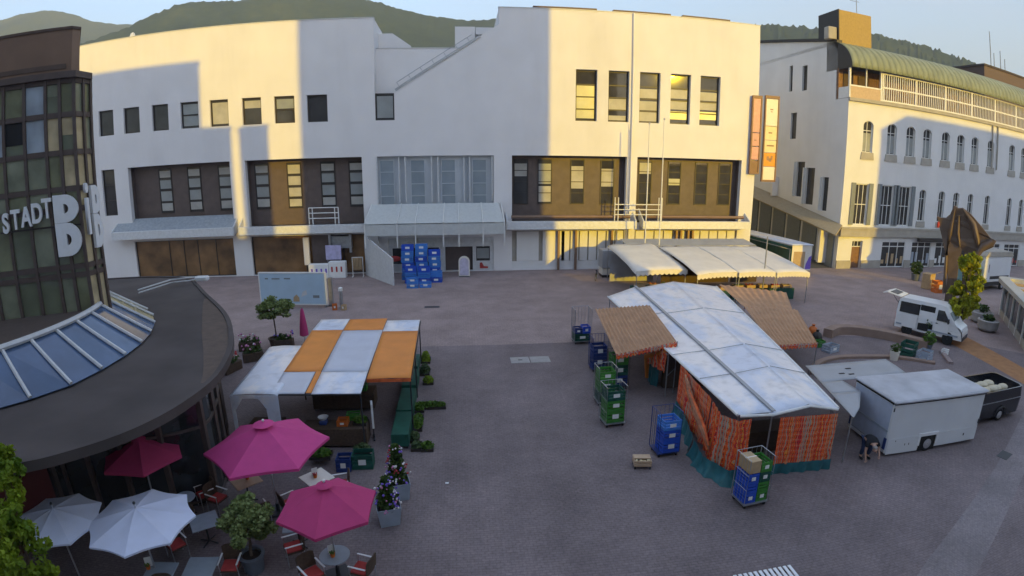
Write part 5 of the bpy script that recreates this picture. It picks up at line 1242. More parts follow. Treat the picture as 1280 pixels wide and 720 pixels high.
# olive trees in pots and flower planters by the cafe roof
def limb(m,a,b,r0,r1,seed,mi=0):
    rg=random.Random(seed); a=Vector(a);b=Vector(b); pts=[a+(b-a)*k/4+Vector((rg.gauss(0,.03),rg.gauss(0,.03),0))*(k not in(0,4)) for k in range(5)]; m.tube(pts,[r0+(r1-r0)*k/4 for k in range(5)],7,mi)
def pot_tree(label,x,y,h,cz,rx,rz_,leaf,seed,pot='pot',n=1500,ls=.15,potr=.32,poth=.5):
    t=thing('potted_tree',label,'tree',(x,y,0)); MB().lathe([(.01,.0),(potr*.8,.0),(potr,poth),(potr+.04,poth),(potr+.04,poth+.05),(potr-.05,poth+.05),(potr-.06,poth-.06),(.01,poth-.06)],20).build('pot',M[pot],t,smooth=True)
    MB().lathe([(.01,poth-.03),(potr-.07,poth-.03)],14).build('soil',M['soil'],t)
    m=MB(); limb(m,(0,0,poth-.1),(.02,.01,cz-rz_*.4),.05,.035,seed); rg=random.Random(seed)
    for k in range(8):
        a=k*.8; limb(m,(.02,.01,cz-rz_*.5+.03*k),(rx*.6*cos(a),rx*.6*sin(a),cz+rg.uniform(-.2,.5)*rz_),.025,.01,seed+k)
    m.build('trunk',M['bark'],t)
    m=MB()
    for k in range(46):
        a=rg.random()*6.28; e=rg.uniform(-.9,1); q=(1-e*e)**.5; R_=rg.uniform(.55,1.0)
        foliage(m,(rx*q*cos(a)*R_,rx*q*sin(a)*R_,cz+rz_*e*R_),rx*.26,rx*.26,rz_*.26,n//46,ls,seed*97+k)
    m.build('crown',M[leaf],t); return t
pot_tree('bushy potted olive tree with a round crown between the parasols',-5.72,11.15,2.5,1.55,.72,.62,'olive',4,n=6000,ls=.10)
pot_tree('slender olive tree with a flat crown before the pale blue billboard',-11.15,29.7,2.9,2.25,1.1,.6,'olive',9,n=4200,ls=.14,pot='wicker',potr=.4,poth=.45)
def flowerbed(label,x,y,rz,w_,seed,cols):
    t=thing('flower_box',label,'planter',(x,y,0),rz); MB().bev(-w_/2,w_/2,-.25,.25,0,.5,.03).build('box',M['wicker'],t); m=MB(); foliage(m,(0,0,.62),w_*.5,.28,.2,130,.16,seed); m.build('plants',M['vine'],t)
    rg=random.Random(seed); m=MB()
    for _ in range(13): m.ball((rg.uniform(-.5,.5)*w_,rg.uniform(-.25,.25),rg.uniform(.65,.95)),rg.uniform(.04,.07),4,rg.choice(cols))
    m.build('blossom',[M['petalw'],M['petalv'],M['petalr'],M['petalp']],t)
flowerbed('brown flower box with pale blooms left of the slender olive tree',-12.5,29.0,.3,1.2,3,[0,0,3]); flowerbed('brown flower box with violet blooms at the foot of the slender olive tree',-10.55,29.4,.1,1.1,4,[1,1,3]); flowerbed('brown flower box with pink blooms between the cafe roof and the white tent',-11.6,27.2,.5,1.1,5,[3,3,0]); flowerbed('brown flower box with red blooms at the edge of the cafe roof',-12.2,25.6,1.2,1.2,6,[2,2,0])

# ------------------------------------------------------------------ roll cages with crates
def cage(label,x,y,rz,w_=.72,d=.8,h=1.75,mt='steel',top=True):
    t=thing('roll_cage',label,'roll cage',(x,y,0),rz); MB().box(-w_/2,w_/2,-d/2,d/2,.14,.18).build('base',M['green'] if mt=='green' else M[mt],t)
    for sx in (-1,1):
        for sy in (-1,1): MB().lathe([(.0,-.025),(.06,-.025),(.06,.025),(.0,.025)],10,M=Matrix.Translation((sx*(w_/2-.08),sy*(d/2-.08),.065))@Matrix.Rotation(pi/2,4,'Y')).build('wheel',M['rubber'],t)
    m=MB()
    for sx in (-1,1):
        x0=sx*w_/2; m.tube([(x0,-d/2,.18),(x0,-d/2,h),(x0,d/2,h),(x0,d/2,.18)],.017,6)
        for k in range(1,5): yy=-d/2+d*k/5; m.tube([(x0,yy,.18),(x0,yy,h)],.007,4)
        for z in (.7,1.2): m.tube([(x0,-d/2,z),(x0,d/2,z)],.008,4)
    for k in range(1,5): xx=-w_/2+w_*k/5; m.tube([(xx,d/2,.18),(xx,d/2,h)],.007,4)
    m.tube([(-w_/2,d/2,h),(w_/2,d/2,h)],.012,5); m.build('side_frame',M[mt],t); return t
def fill(x,y,rz,where,items,w_=.62,d=.62,z0=.19):
    z=z0; cnt=0
    for (h,mt,what) in items:
        crate('plastic_crate','%s crate, %s in the roll cage %s'%(what,['lowest','second up','third up','fourth up'][cnt],where),(x,y,z),rz,w_,d,h,mt,'crates in roll cages'); z+=h+.015; cnt+=1
cage('grey roll cage standing alone on the paving left of the large stall',6.85,28.95,.05,1.0,.8,2.1); 
for dx,mt,wh in ((-.24,'navy','left'),(.24,'blue','right')):
    crate('plastic_crate','%s crate, upper %s one in the roll cage standing alone'%('dark blue' if mt=='navy' else 'blue',wh),(6.85+dx,28.95,.62),.05,.45,.6,.40 if dx>0 else .3,mt,'crates in roll cages')
crate('plastic_crate','dark green crate, lowest in the roll cage standing alone',(6.85,28.95,.19),.05,.92,.66,.4,'dkgreen','crates in roll cages')
cage('steel roll cage of green crates in front of the left awning, the nearest one',5.85,18.75,.12,.85,.75,1.75); fill(5.85,18.75,.12,'nearest before the left awning',[(.5,'green','bright green'),(.42,'green','green'),(.4,'dkgreen','dark green')],.74,.64)
cage('steel roll cage of green crates below the left corner of the left awning',6.05,20.7,.05,.8,.75,1.75); fill(6.05,20.7,.05,'under the left corner of the awning',[(.45,'dkgreen','dark green'),(.5,'green','bright green'),(.4,'green','olive green')],.7,.64)
cage('dark roll cage with tall navy and green crates under the left awning',7.1,22.3,.05,.85,.75,1.8,'dark'); fill(7.1,22.3,.05,'under the middle of the awning',[(.5,'navy','navy'),(.5,'dkgreen','dark green'),(.45,'green','green')],.74,.64)
cage('navy roll cage behind the green ones under the far left of the awning',6.75,24.6,.05,.8,.75,1.8,'navy'); fill(6.75,24.6,.05,'at the far left under the awning',[(.6,'navy','navy'),(.55,'navy','upper navy')],.7,.64)
cage('blue roll cage with bright blue crates beside the orange curtain',7.12,16.25,.1,.85,.7,1.75,'navy'); fill(7.2,16.2,.1,'beside the orange side curtain',[(.45,'blue','royal blue'),(.4,'blue','blue'),(.36,'skyblue','bright blue')],.66,.6)
cage('metal roll cage of blue and green crates in front of the stall doorway',8.7,12.85,.12,.9,.7,1.75)
for dx,mt,wh in ((-.215,'blue','blue crate'),(.215,'green','green crate')):
    z=.19
    for k in range(3 if dx<0 else 4): crate('plastic_crate','%s, %s in the cage before the stall doorway'%(wh,['lowest','second up','third up','fourth up'][k]),(8.7+dx,12.85+dx*.12,z),.12,.4,.6,.33,mt if k!=2 or dx<0 else 'dkgreen','crates in roll cages',label_card=(k!=1)); z+=.345
t=thing('cardboard_box','flattened cardboard box leaning in the top of the cage before the stall doorway','box',(8.5,12.83,1.24),.12); MB().bev(-.2,.2,-.3,.3,0,.42,.01).build('body',M['card'],t); MB().box(-.21,.21,-.02,.02,.42,.424).build('tape',M['signwhite'],t)
t=thing('wooden_crate','small wooden crate of yellow fruit standing alone on the cobbles','crate',(6.0,15.45,0),-.15); m=MB(); m.box(-.3,.3,-.22,.22,.12,.15)
for z in (.16,.26): m.box(-.3,.3,-.22,-.2,z,z+.07).box(-.3,.3,.2,.22,z,z+.07).box(-.3,-.28,-.2,.2,z,z+.07).box(.28,.3,-.2,.2,z,z+.07)
m.box(-.3,.3,-.05,.22,.335,.35); m.build('box',M['palewood'],t)
for sx in (-1,1):
    for sy in (-1,1): MB().box(sx*.26-.03,sx*.26+.03,sy*.18-.03,sy*.18+.03,0,.12).build('foot',M['dark'],t)
m=MB(); rg=random.Random(2)
for _ in range(14): m.ball((rg.uniform(-.24,.24),rg.uniform(-.17,-.06),.24+rg.uniform(0,.06)),.045,5)
m.build('fruit',M['signyellow'],t,smooth=True)

# ------------------------------------------------------------------ vehicles
def wheel(parent,c,r,w_,axis='Y',hub='alu'):
    Mx=Matrix.Translation(c)@(Matrix.Rotation(pi/2,4,'X') if axis=='Y' else Matrix.Rotation(pi/2,4,'Y'))
    o=MB().lathe([(.01,-w_/2),(r*.86,-w_/2),(r,-w_*.35),(r,w_*.35),(r*.86,w_/2),(.01,w_/2)],22,M=Mx).build('wheel',M['rubber'],parent,smooth=True)
    m=MB(); m.lathe([(.01,-w_/2-.012),(r*.2,-w_/2-.03),(r*.3,-w_/2-.012),(r*.62,-w_/2-.004),(r*.62,w_/2+.004),(r*.3,w_/2+.012),(r*.2,w_/2+.03),(.01,w_/2+.012)],16,M=Mx); m.build('rim',M[hub],o,smooth=True); return o
# white sales trailer
tr=thing('sales_trailer','white box sales trailer with a flat roof and one visible wheel','trailer',(15.22,14.15,0),-.055)
m=MB(); m.bev(0,4.95,0,2.4,.12,2.14,.04); m.build('body',M['trailerwhite'],tr)
m=MB(); m.bev(-.06,5.02,-.10,2.46,2.17,2.30,.05); m.grid(lambda u,v:(.1+4.75*u,.0+2.36*v,2.303+.05*sin(pi*v)*sin(pi*u)+.004*noise.noise(Vector((u*9,v*6,1)))),16,10); m.build('roof',mat('trailer_roof',(.47,.48,.52),rough=.5,var=.22,scale=1.0,dirt=.55),tr)
m=MB(); m.box(-.01,4.96,-.035,-.003,2.12,2.17); m.box(-.035,-.003,.05,2.36,2.12,2.17); m.build('roof_gasket',M['rubber'],tr)
m=MB(); m.box(.05,1.62,-.02,-.003,.10,.72).box(2.55,4.9,-.02,-.003,.16,.72).box(.05,4.9,-.014,-.003,.735,.75); m.build('skirt_panel',M['trailerwhite'],tr)
m=MB(); m.box(-.03,-.003,.08,2.34,1.0,1.06).box(-.028,-.003,.08,2.34,.30,.34); m.build('end_rail',M['zinc'],tr); m=MB(); m.box(-.016,-.003,.1,2.32,1.08,2.08).box(-.018,-.003,.1,2.32,.36,.98); m.build('end_door',mat('shaded_end_panel',(.42,.47,.58),rough=.4,var=.08,dirt=.15),tr)  # blue shade of the left end put into this panel colour
m=MB(); m.box(-.02,.03,-.022,-.004,1.86,2.0); m.box(4.86,4.93,-.03,-.004,.85,1.05); m.build('latch',M['dark'],tr)
m=MB(); m.box(1.6,2.6,-.05,.12,.68,.8).box(1.55,1.66,-.05,.12,.3,.7).box(2.52,2.62,-.05,.12,.3,.7); m.build('wheel_arch',M['white'],tr); MB().box(1.66,2.52,-.012,.4,.06,.68).build('wheel_well',M['rubber'],tr)
wheel(tr,(2.1,.06,.33),.33,.2); wheel(tr,(2.1,2.4,.33),.33,.2)
m=MB(); m.box(-.04,-.004,.03,.16,.3,.75).box(-.04,-.004,2.2,2.34,.3,.75); m.build('tail_light',M['navy'],tr)
m=MB(); m.tube([(4.95,.6,.42),(5.9,1.25,.42)],.05,6).tube([(4.95,1.95,.42),(5.9,1.3,.42)],.05,6).tube([(5.85,1.27,.42),(6.2,1.27,.46)],.05,6); m.build('drawbar',M['steel'],tr); m=MB(); m.tube([(5.35,.7,.1),(5.35,.7,.95)],.035,6).box(5.3,5.4,.62,.66,.0,.16); m.build('jockey_wheel',M['paper'],tr)
m=MB(); m.box(.9,.93,-.026,-.021,.4,.48).box(1.1,1.13,-.026,-.021,.4,.48).box(.4,.43,-.026,-.021,.6,.66).box(4.1,4.16,-.03,-.021,.42,.52); m.build('bolt',M['dark'],tr)
# black open trailer behind it
bt=thing('open_trailer','black open topped trailer loaded with pale sacks behind the white sales trailer','trailer',(21.35,14.95,0))
def rr_(w_,d,z,r): 
    out=[]
    for cx_,cy_,a0 in ((w_-.35,r,-90),(w_-.35,d-r,0),(.06,d-.06,90),(.06,.06,180)):
        for k in range(5): 
            a=R(a0+k*22.5); rad=r if cx_>1 else .06; out.append((cx_+ (rad)*cos(a),cy_+rad*sin(a)))
    return [(x,y,z) for x,y in out]
m=MB(); A=[rr_(3.6,2.0,.26,.32),rr_(3.7,2.0,.95,.32),rr_(3.55,2.0,1.5,.32)]; n=len(A[0]); v=sum(A,[]); v+= [(x*.95+.08,y*.93+.07,1.5) for x,y,z in A[2]]+[(x*.95+.08,y*.93+.07,1.15) for x,y,z in A[2]]
m.add(v,[(j*n+i,j*n+(i+1)%n,(j+1)*n+(i+1)%n,(j+1)*n+i) for j in range(4) for i in range(n)]+[tuple(range(4*n,5*n)),tuple(range(n-1,-1,-1))]); m.build('body',M['black'],bt)
m=MB(); m.box(.2,3.4,-.025,-.003,.98,1.01); m.build('crease_trim',M['steel'],bt); m=MB(); m.box(-.02,-.002,.08,.22,.62,.9); m.box(-.02,-.002,1.78,1.92,.62,.9); m.build('tail_light',M['red'],bt); MB().box(.02,.14,-.03,-.003,1.32,1.42).build('marker_lamp',M['paper'],bt)
wheel(bt,(1.9,.10,.3),.3,.2); wheel(bt,(1.9,1.9,.3),.3,.2); m=MB(); m.tube([(1.5,-.06,.3)]+[(1.9-.42*cos(a*pi/8),-.06,.3+.42*sin(a*pi/8)) for a in range(9)],.03,5); m.build('mudguard',M['dark'],bt)
rg=random.Random(8)
for k in range(9):
    o=MB().ball((0,0,0),.27,8,0,None,1.25,.85,.6).build('sack',mat('pale_sack',(.60,.54,.40),rough=.9,var=.15,scale=5,bump=.4,bscale=9) if k==0 else bpy.data.materials['pale_sack'],None,smooth=True,loc=(21.35+.65+(k%5)*.47,14.95+.62+.62*(k//5)+rg.uniform(-.06,.06),1.30+.03*(k%3)),rz=rg.uniform(-.6,.6))
    tag(o,'pale rounded sack heaped in the black open trailer','sack','sacks in the black trailer')
# white van with raised tailgate and open sliding door
vn=thing('delivery_van','white delivery van with its tailgate raised and sliding door open','van',(29.3,28.4,0),-1.085)
prof=[(0,.42,.97),(0,1.25,.97),(.03,1.95,.90),(.10,2.25,.84),(.25,2.36,.80),(3.35,2.36,.80),(3.65,2.30,.80),(4.0,1.98,.86),(4.35,1.48,.94),(4.7,1.28,.95),(5.05,1.12,.92),(5.2,.85,.88),(5.2,.42,.9)]
m=MB(); n=len(prof); v=[(x,-w_,z) for x,z,w_ in prof]+[(x,w_,z) for x,z,w_ in prof]
NF=[(i,i+1,n+i+1,n+i) for i in range(n-1)]; m.add(v,NF+[(n-1,0,n,2*n-1)])
def hw(z): return .97 if z<1.25 else .97-(z-1.25)/1.11*.17
for s in (-1,1):     # body sides as strips so the taper is kept
    lev=[.42,.9,1.25,1.95,2.25,2.36]
    def xs(z): return (0 if z<1.3 else (.03 if z<2 else .1 if z<2.3 else .25)), (5.2 if z<.86 else 5.1 if z<1.0 else 4.72 if z<1.27 else 4.03 if z<1.98 else 3.75 if z<2.28 else 3.35)
    for z0,z1 in zip(lev,lev[1:]):
        a0,b0=xs(z0); a1,b1=xs(z1); q=[(a0,s*hw(z0),z0),(b0,s*hw(z0)*(.95 if b0>4.5 else 1),z0),(b1,s*hw(z1)*(.97 if b1>4.5 else 1),z1),(a1,s*hw(z1),z1)]
        m.add(q,[(0,1,2,3)] if s<0 else [(3,2,1,0)])
m.build('body',M['white'],vn)
def side(x0,x1,z0,z1,off,mt,name,parent=vn,s=-1,sl=0,th=.02):
    y=lambda z:s*(hw(z)+off); m=MB(); q=[(x0,y(z0),z0),(x1,y(z0),z0),(x1-sl,y(z1),z1),(x0,y(z1),z1)]; q2=[(a,b+s*th,c) for a,b,c in q]
    m.add(q+q2,[(4,5,6,7),(0,1,5,4),(1,2,6,5),(2,3,7,6),(3,0,4,7)] if s<0 else [(7,6,5,4),(4,5,1,0),(5,6,2,1),(6,7,3,2),(7,4,0,3)]); return m.build(name,M[mt],parent)
side(.22,1.75,1.45,2.12,.004,'glass','side_window'); 
dr=side(1.78,2.9,.55,2.15,.004,'rubber','door_opening'); 
sdr=side(.55,1.68,.55,1.42,.05,'white','sliding_door'); side(.6,1.66,1.47,2.1,.05,'glass','window',sdr)
fd=side(3.02,4.12,.6,1.36,.004,'white','front_door'); side(3.12,4.15,1.40,2.05,.006,'glass','window',fd,sl=.55); MB().box(3.1,3.25,-1.01,-.985,1.2,1.25).build('handle',M['dark'],fd)
side(.22,2.9,1.45,2.12,.004,'glass','side_window',s=1); side(3.12,4.15,1.40,2.05,.006,'glass','window',s=1,sl=.55)
m=MB(); m.add([(4.02,-.78,2.0),(4.02,.78,2.0),(4.36,.86,1.50),(4.36,-.86,1.50)],[(0,3,2,1)]); 
for p in m.v: pass
m.build('windscreen',M['glassblue'],vn,solid=.03)
m=MB(); m.box(5.19,5.24,-.8,.8,.38,.62); m.box(-.05,0,-.93,.93,.4,.62); m.build('bumper',M['dark'],vn)
for s in (-1,1): MB().ball((5.02,s*.72,.98),.16,8,0,None,.8,1,.9).build('headlight',M['alu'],vn,smooth=True); MB().bev(-.03,.01,s*.9-.06,s*.9+.06,.9,1.35,.01).build('tail_light',M['red'],vn); MB().bev(4.0,4.12,s*1.12-.1,s*1.12+.1,1.35,1.65,.03).build('wing_mirror',M['dark'],vn)
for x in (1.0,4.15):
    for s in (-1,1): wheel(vn,(x,s*.83,.34),.34,.22); m=MB(); m.lathe([(.42,-.012),(.42,.012)],18,M=Matrix.Translation((x,s*.965,.40))@Matrix.Rotation(pi/2,4,'X'),a0=0,a1=pi); m.lathe([(.01,0),(.42,0)],18,M=Matrix.Translation((x,s*.978,.40))@Matrix.Rotation(pi/2,4,'X')); m.build('wheel_arch',M['rubber'],vn)
m=MB(); m.box(2.6,4.9,-1.0,-.985,.62,.72).box(.1,1.6,-1.0,-.985,.62,.72) ; m.build('rub_strip',M['zinc'],vn)
tg=MB(); tg.add([(.12,-.80,2.36),(.12,.80,2.36),(-.95,.84,2.52),(-1.35,.72,2.40),(-1.35,-.72,2.40),(-.95,-.84,2.52)],[(0,1,2,5),(5,2,3,4)]); tg=tg.build('tailgate',M['white'],vn,solid=.06); m=MB(); m.add([(-.2,-.6,2.44),(-.2,.6,2.44),(-.8,.62,2.535),(-.8,-.62,2.535)],[(0,1,2,3)]); m.build('window',M['glass'],tg,solid=.03)
MB().box(-.004,.0,-.85,.85,.65,2.1).build('load_opening',M['rubber'],vn); MB().tube([(.02,-.75,1.9),(-.5,-.78,2.42)],.02,5).build('strut',M['dark'],vn)
crate('goods_box','white box standing in the open side door of the van',(31.05-.62,25.25,.45),-1.08,.4,.35,.35,'paper',label_card=False)
t=thing('potted_plant','green plant standing in the open side door of the van','plant',(29.62,26.0,.5)); MB().lathe([(.01,0),(.12,0),(.15,.25),(.01,.24)],10).build('pot',M['dark'],t); m=MB(); foliage(m,(0,0,.6),.22,.22,.4,60,.2,4); m.build('leaves',M['boxleaf'],t)
vn.scale=(.88,1,1.03)
# green sales trailer in the lane
gt=thing('sales_trailer','green and white sales trailer with an open side hatch at the mouth of the lane','trailer',(33.0,47.3,0),0)
m=MB(); m.box(0,.12,0,12,.35,2.9).box(2.3,2.42,0,12,.35,2.9).box(.12,2.3,0,.1,.35,2.9).box(.12,2.3,11.9,12,.35,2.9).box(.12,2.3,.1,11.9,.35,.45); m.build('body',M['signwhite'],gt)
m=MB(); m.bev(-.1,2.5,-.1,12.1,2.92,3.05,.05); m.build('roof',M['tarp'],gt); m=MB(); m.box(-.02,-.003,.4,11.6,1.2,2.5); m.build('counter_opening',M['dkgreen'],gt); m=MB(); m.box(-.05,-.004,0,12,2.55,2.85).box(-.05,-.004,-.02,.22,.35,2.85); m.build('green_trim',M['dkgreen'],gt)
m=MB(); m.add([(-.04,.5,2.5),(-.04,11.5,2.5),(-1.1,11.5,2.75),(-1.1,.5,2.75)],[(0,1,2,3)]); m.build('hatch',M['boxleaf'] if 0 else M['greytarp'],gt,solid=.05)
m=MB(); m.vprism([(1.75,.5),(2.4,.5),(2.4,1.9),(2.1,1.7),(1.8,1.0)],-.02,-.003); m.build('violet_graphic',M['petalv'],gt); m=MB(); m.box(.25,1.6,-.025,-.003,.45,2.3); m.build('end_door',M['card'],gt)
wheel(gt,(.1,5,.35),.35,.2); wheel(gt,(2.3,5,.35),.35,.2)
# pale lorry far right
lo=thing('lorry','pale grey box lorry with a blue green cab far right behind the bronze sculpture','lorry',(50.0,37.6,0),.1)
m=MB(); m.bev(0,5.5,0,2.3,.9,3.5,.06); m.build('box_body',M['trailerwhite'],lo); m=MB(); m.vprism([(-.12,3.5),(5.6,3.5),(5.3,3.95),(.4,3.95)],-.1,2.4); m.build('roof',M['stone'],lo)
m=MB(); m.xprism([(.1,.5),(2.2,.5),(2.2,2.5),(.35,2.5),(.1,1.5)],-1.9,-.15); m.build('cab',mat('blue_green_paint',(.16,.33,.37),rough=.35,var=.08,coat=.3),lo); m=MB(); m.box(-1.7,-.4,.06,.1,1.5,2.3); m.build('cab_window',M['glass'],lo); MB().box(-1.9,5.4,.2,2.1,.45,.9).build('chassis',M['dark'],lo)
for x in (-1.1,4.2): wheel(lo,(x,.2,.45),.45,.25); wheel(lo,(x,2.1,.45),.45,.25)
m=MB(); m.box(.8,.9,-.015,-.003,1.9,2.7).box(1.2,5.2,-.02,-.003,1.2,1.5); m.build('trim',M['dark'],lo)

# ------------------------------------------------------------------ bronze sculpture
sp=thing('bronze_sculpture','tall dark bronze abstract sculpture with pointed tips near the shops','sculpture',(40.6,33.4,0),-.88); sp.scale=(.66,1,1)
def SX(pts): return [(x-40.6,z) for x,z in pts]
out=SX([(39.5,0),(39.45,2.35),(38.75,4.35),(38.05,5.65),(37.1,7.36),(37.7,7.25),(38.3,7.3),(38.75,7.6),(39.2,8.4),(39.7,8.2),(40.3,8.26),(41.4,7.85),(42.9,6.97),(44.3,6.1),(45.1,5.93),(44.7,5.37),(43.4,4.86),(42.7,4.03),(42.25,3.0),(41.95,1.8),(41.8,0),(41.3,0),(41.35,2.3),(41.1,3.7),(41.15,4.65),(40.9,4.8),(40.65,3.9),(40.7,2.3),(40.9,0)])
from mathutils.geometry import tessellate_polygon
tri=tessellate_polygon([[Vector((x,0,z)) for x,z in out]]); n=len(out); m=MB()
def thick(x,z): return .42+.18*sin(z*.9+x)+.12*noise.noise(Vector((x,z,0)))
v=[(x,-thick(x,z)*.55,z) for x,z in out]+[(x,thick(x,z),z) for x,z in out]
m.add(v,[tuple(t_) for t_ in tri]+[tuple(n+i for i in reversed(t_)) for t_ in tri]+[(i,n+i,n+(i+1)%n,(i+1)%n) for i in range(n)])
m.build('body',M['bronze'],sp,bevel=.07)
m=MB(); 
for pts,r in ((SX([(39.3,1.0),(38.9,4.2),(39.0,6.0),(39.3,8.1)]),[.25,.2,.3,.08]),(SX([(40.4,8.1),(41.9,7.0),(42.6,5.8),(42.9,5.2)]),[.12,.36,.36,.2]),(SX([(44.6,5.8),(43.3,5.3),(42.4,3.9),(41.8,2.0),(41.6,.1)]),[.3,.42,.3,.26,.24]),(SX([(39.9,7.6),(40.0,6.2),(40.5,5.0)]),[.1,.25,.08])):
    m.tube([(x,-.28,z) for x,z in pts],r,10)
m.build('rib',M['bronze'],sp,smooth=True); MB().lathe([(1.7,0),(1.7,.2),(1.55,.25),(.01,.25)],20).build('base',M['stone'],sp)
MB().lathe([(.01,0),(.14,0),(.2,.25),(.12,.5),(.01,.52)],8,(-3.2,-.25,6.4)).build('red_pennant',M['red'],sp)

# ------------------------------------------------------------------ round seating wall, kerbs, small things on the right
def arcwall(name,label,cat,pts,w_,h,mt,gmt=None):
    P_=[Vector((x,y,0)) for x,y in smooth_open(pts,6)]; m=MB(); v=[]; N=len(P_)
    for i,p in enumerate(P_):
        t_=(P_[min(i+1,N-1)]-P_[max(i-1,0)]).normalized(); q=Vector((-t_.y,t_.x,0))
        v+=[(p+q*w_/2)[:],(p-q*w_/2)[:],(p-q*w_/2+Vector((0,0,h-.03)))[:],(p-q*(w_/2-.03)+Vector((0,0,h)))[:],(p+q*(w_/2-.03)+Vector((0,0,h)))[:],(p+q*w_/2+Vector((0,0,h-.03)))[:]]
    f=[(i*6+k,i*6+(k+1)%6,(i+1)*6+(k+1)%6,(i+1)*6+k) for i in range(N-1) for k in range(6)]+[tuple(range(5,-1,-1)),tuple(range((N-1)*6,N*6))]
    m.add(v,f); return tag(m.build(name,M[mt]),label,cat)
def smooth_open(pts,n):
    out=[]; k=len(pts)
    for i in range(k-1):
        p=[Vector(pts[min(max(i+j-1,0),k-1)]) for j in range(4)]
        for t in range(n):
            t/=n; out.append(tuple(.5*((2*p[1])+(-p[0]+p[2])*t+(2*p[0]-5*p[1]+4*p[2]-p[3])*t*t+(-p[0]+3*p[1]-3*p[2]+p[3])*t**3)))
    return out+[tuple(pts[-1])]
M['seatstone']=mat('seat_stone',(.27,.19,.15),rough=.8,var=.15,scale=1.5,bump=.25,dirt=.2)
arcwall('seating_wall','curved brown stone seating wall behind the grey tarpaulin','wall',[(22.7,27.7),(23.9,28.3),(25.2,28.0),(26.5,26.9),(27.4,25.5),(27.9,24.2)],.6,.55,'seatstone')
arcwall('stone_kerb','low curved stone kerb in front of the seating wall','kerb',[(17.6,22.2),(18.9,23.5),(20.6,24.1),(22.6,23.9),(24.6,23.3),(26.2,22.0)],.35,.16,'seatstone')
arcwall('stone_kerb','short pinkish kerb stone next to the front wheel of the van','kerb',[(28.5,23.6),(27.9,22.7),(27.25,21.7)],.3,.16,'pavefar')
crate('plastic_crate','grey crate of leftovers beside the right awning, on the paving before the seating wall',(21.1,25.3,0),.3,.9,.6,.42,'zinc'); crate('plastic_crate','small green crate behind the grey crate beside the right awning',(21.0,26.2,0),.1,.5,.4,.4,'green',label_card=False)
crate('plastic_crate','dark green crate standing alone between the seating wall and the van',(25.55,23.6,0),.5,1.0,.8,.85,'dkgreen',label_card=False); crate('plastic_crate','pale grey crate in front of the dark green crate near the van',(26.1,22.8,0),.4,1.0,.7,.55,'zinc',label_card=False)
for lab,x,y,h,mt in (('slumped orange sack beside the right awning',22.0,28.3,.7,'orange'),('dark rubbish sack beside the orange sack at the awning',21.5,27.2,.7,'dframe')):
    o=MB().lathe([(.01,0),(.28,.02),(.34,.25),(.25,.5),(.08,.62),(.12,.72),(.01,.7)],12).build('sack',M[mt],smooth=True,loc=(x,y,0)); tag(o,lab,'sack')
t=thing('potted_plant','cream pot with dark foliage behind the corner of the grey tarpaulin','plant',(24.05,23.2,0)); MB().lathe([(.01,0),(.22,0),(.3,.55),(.25,.55),(.01,.5)],14).build('pot',M['signwhite'],t,smooth=True); m=MB(); foliage(m,(0,0,.72),.32,.32,.25,90,.16,2); m.build('leaves',M['vine'],t)
t=thing('potted_plant','yellow green bush beside the front wheel of the van','plant',(27.95,24.25,0)); MB().lathe([(.01,0),(.2,0),(.26,.35),(.01,.33)],12).build('pot',M['pot'],t); m=MB(); foliage(m,(0,0,.75),.42,.42,.42,160,.2,3); m.build('leaves',M['herb'],t)
crate('goods_box','small white box on the paving at the front wheel of the van',(28.35,23.2,0),.4,.4,.35,.35,'paper',label_card=False)
for lab,x,y,s in (('pale stone planter, the nearer of two by the kiosk',36.9,26.6,1),('pale stone planter, the farther of two by the kiosk',38.6,28.6,1.15)):
    t=thing('stone_planter',lab,'planter',(x,y,0)); MB().lathe([(.01,0),(.55*s,0),(.8*s,.2),(.85*s,.8),(.7*s,.85),(.68*s,.75),(.01,.75)],18).build('pot',M['plate'],t,smooth=True); m=MB(); foliage(m,(0,0,.95*s),.5*s,.5*s,.25,110,.25,int(x)); m.build('leaves',M['vine'],t)
t=thing('carton','pale open cardboard carton in front of the shops','box',(44.0,39.6,0),.3); MB().bev(-.55,.55,-.45,.45,0,1.5,.03).build('body',M['card'],t); MB().add([(-.5,-.4,1.5),(.5,-.4,1.5),(.8,-.9,1.75),(-.4,-.95,1.7)],[(0,1,2,3)]).build('flap',M['card'],t,solid=.02)
crate('carton','orange brown carton below the pale carton before the shops',(43.7,38.0,0),-.2,1.0,.8,1.1,'orange',cat='box')
t=thing('potted_shrub','dark green shrub in a tub beside the shop doors','plant',(46.0,43.2,0)); MB().lathe([(.01,0),(.4,0),(.5,.7),(.01,.66)],12).build('pot',M['pot'],t); m=MB(); foliage(m,(0,0,1.3),.7,.7,.7,220,.3,6); m.build('leaves',M['vine'],t)
t=thing('bench','white slatted bench at the bottom edge of the square','bench',(7.18,9.18,0)); m=MB(); 
for k in range(12): x=-.80+k*.142; m.bev(x,x+.088,-.27,.27,.42,.45,.008)
m.build('slats',M['white'],t); MB().box(-.83,.86,-.2,-.14,.36,.418).box(-.83,.86,.14,.2,.36,.418).build('rail',M['dark'],t)
for x in (-.7,.7):
    for y in (-.17,.17): MB().tube([(x,y,0),(x,y,.36)],.025,6).build('leg',M['dark'],t)
# kiosk at the right edge
kd=math.atan2(9.2,8.6); ks=thing('kiosk','glazed kiosk with a pale flat roof at the right edge','kiosk',(34.3,21.6,0),kd)
def rnd(x0,x1,y0,y1,r):
    o=[]
    for cx_,cy_,a0 in ((x1-r,y0+r,-90),(x1-r,y1-r,0),(x0+r,y1-r,90),(x0+r,y0+r,180)):
        for k in range(6): a=R(a0+k*18); o.append((cx_+r*cos(a),cy_+r*sin(a)))
    return o
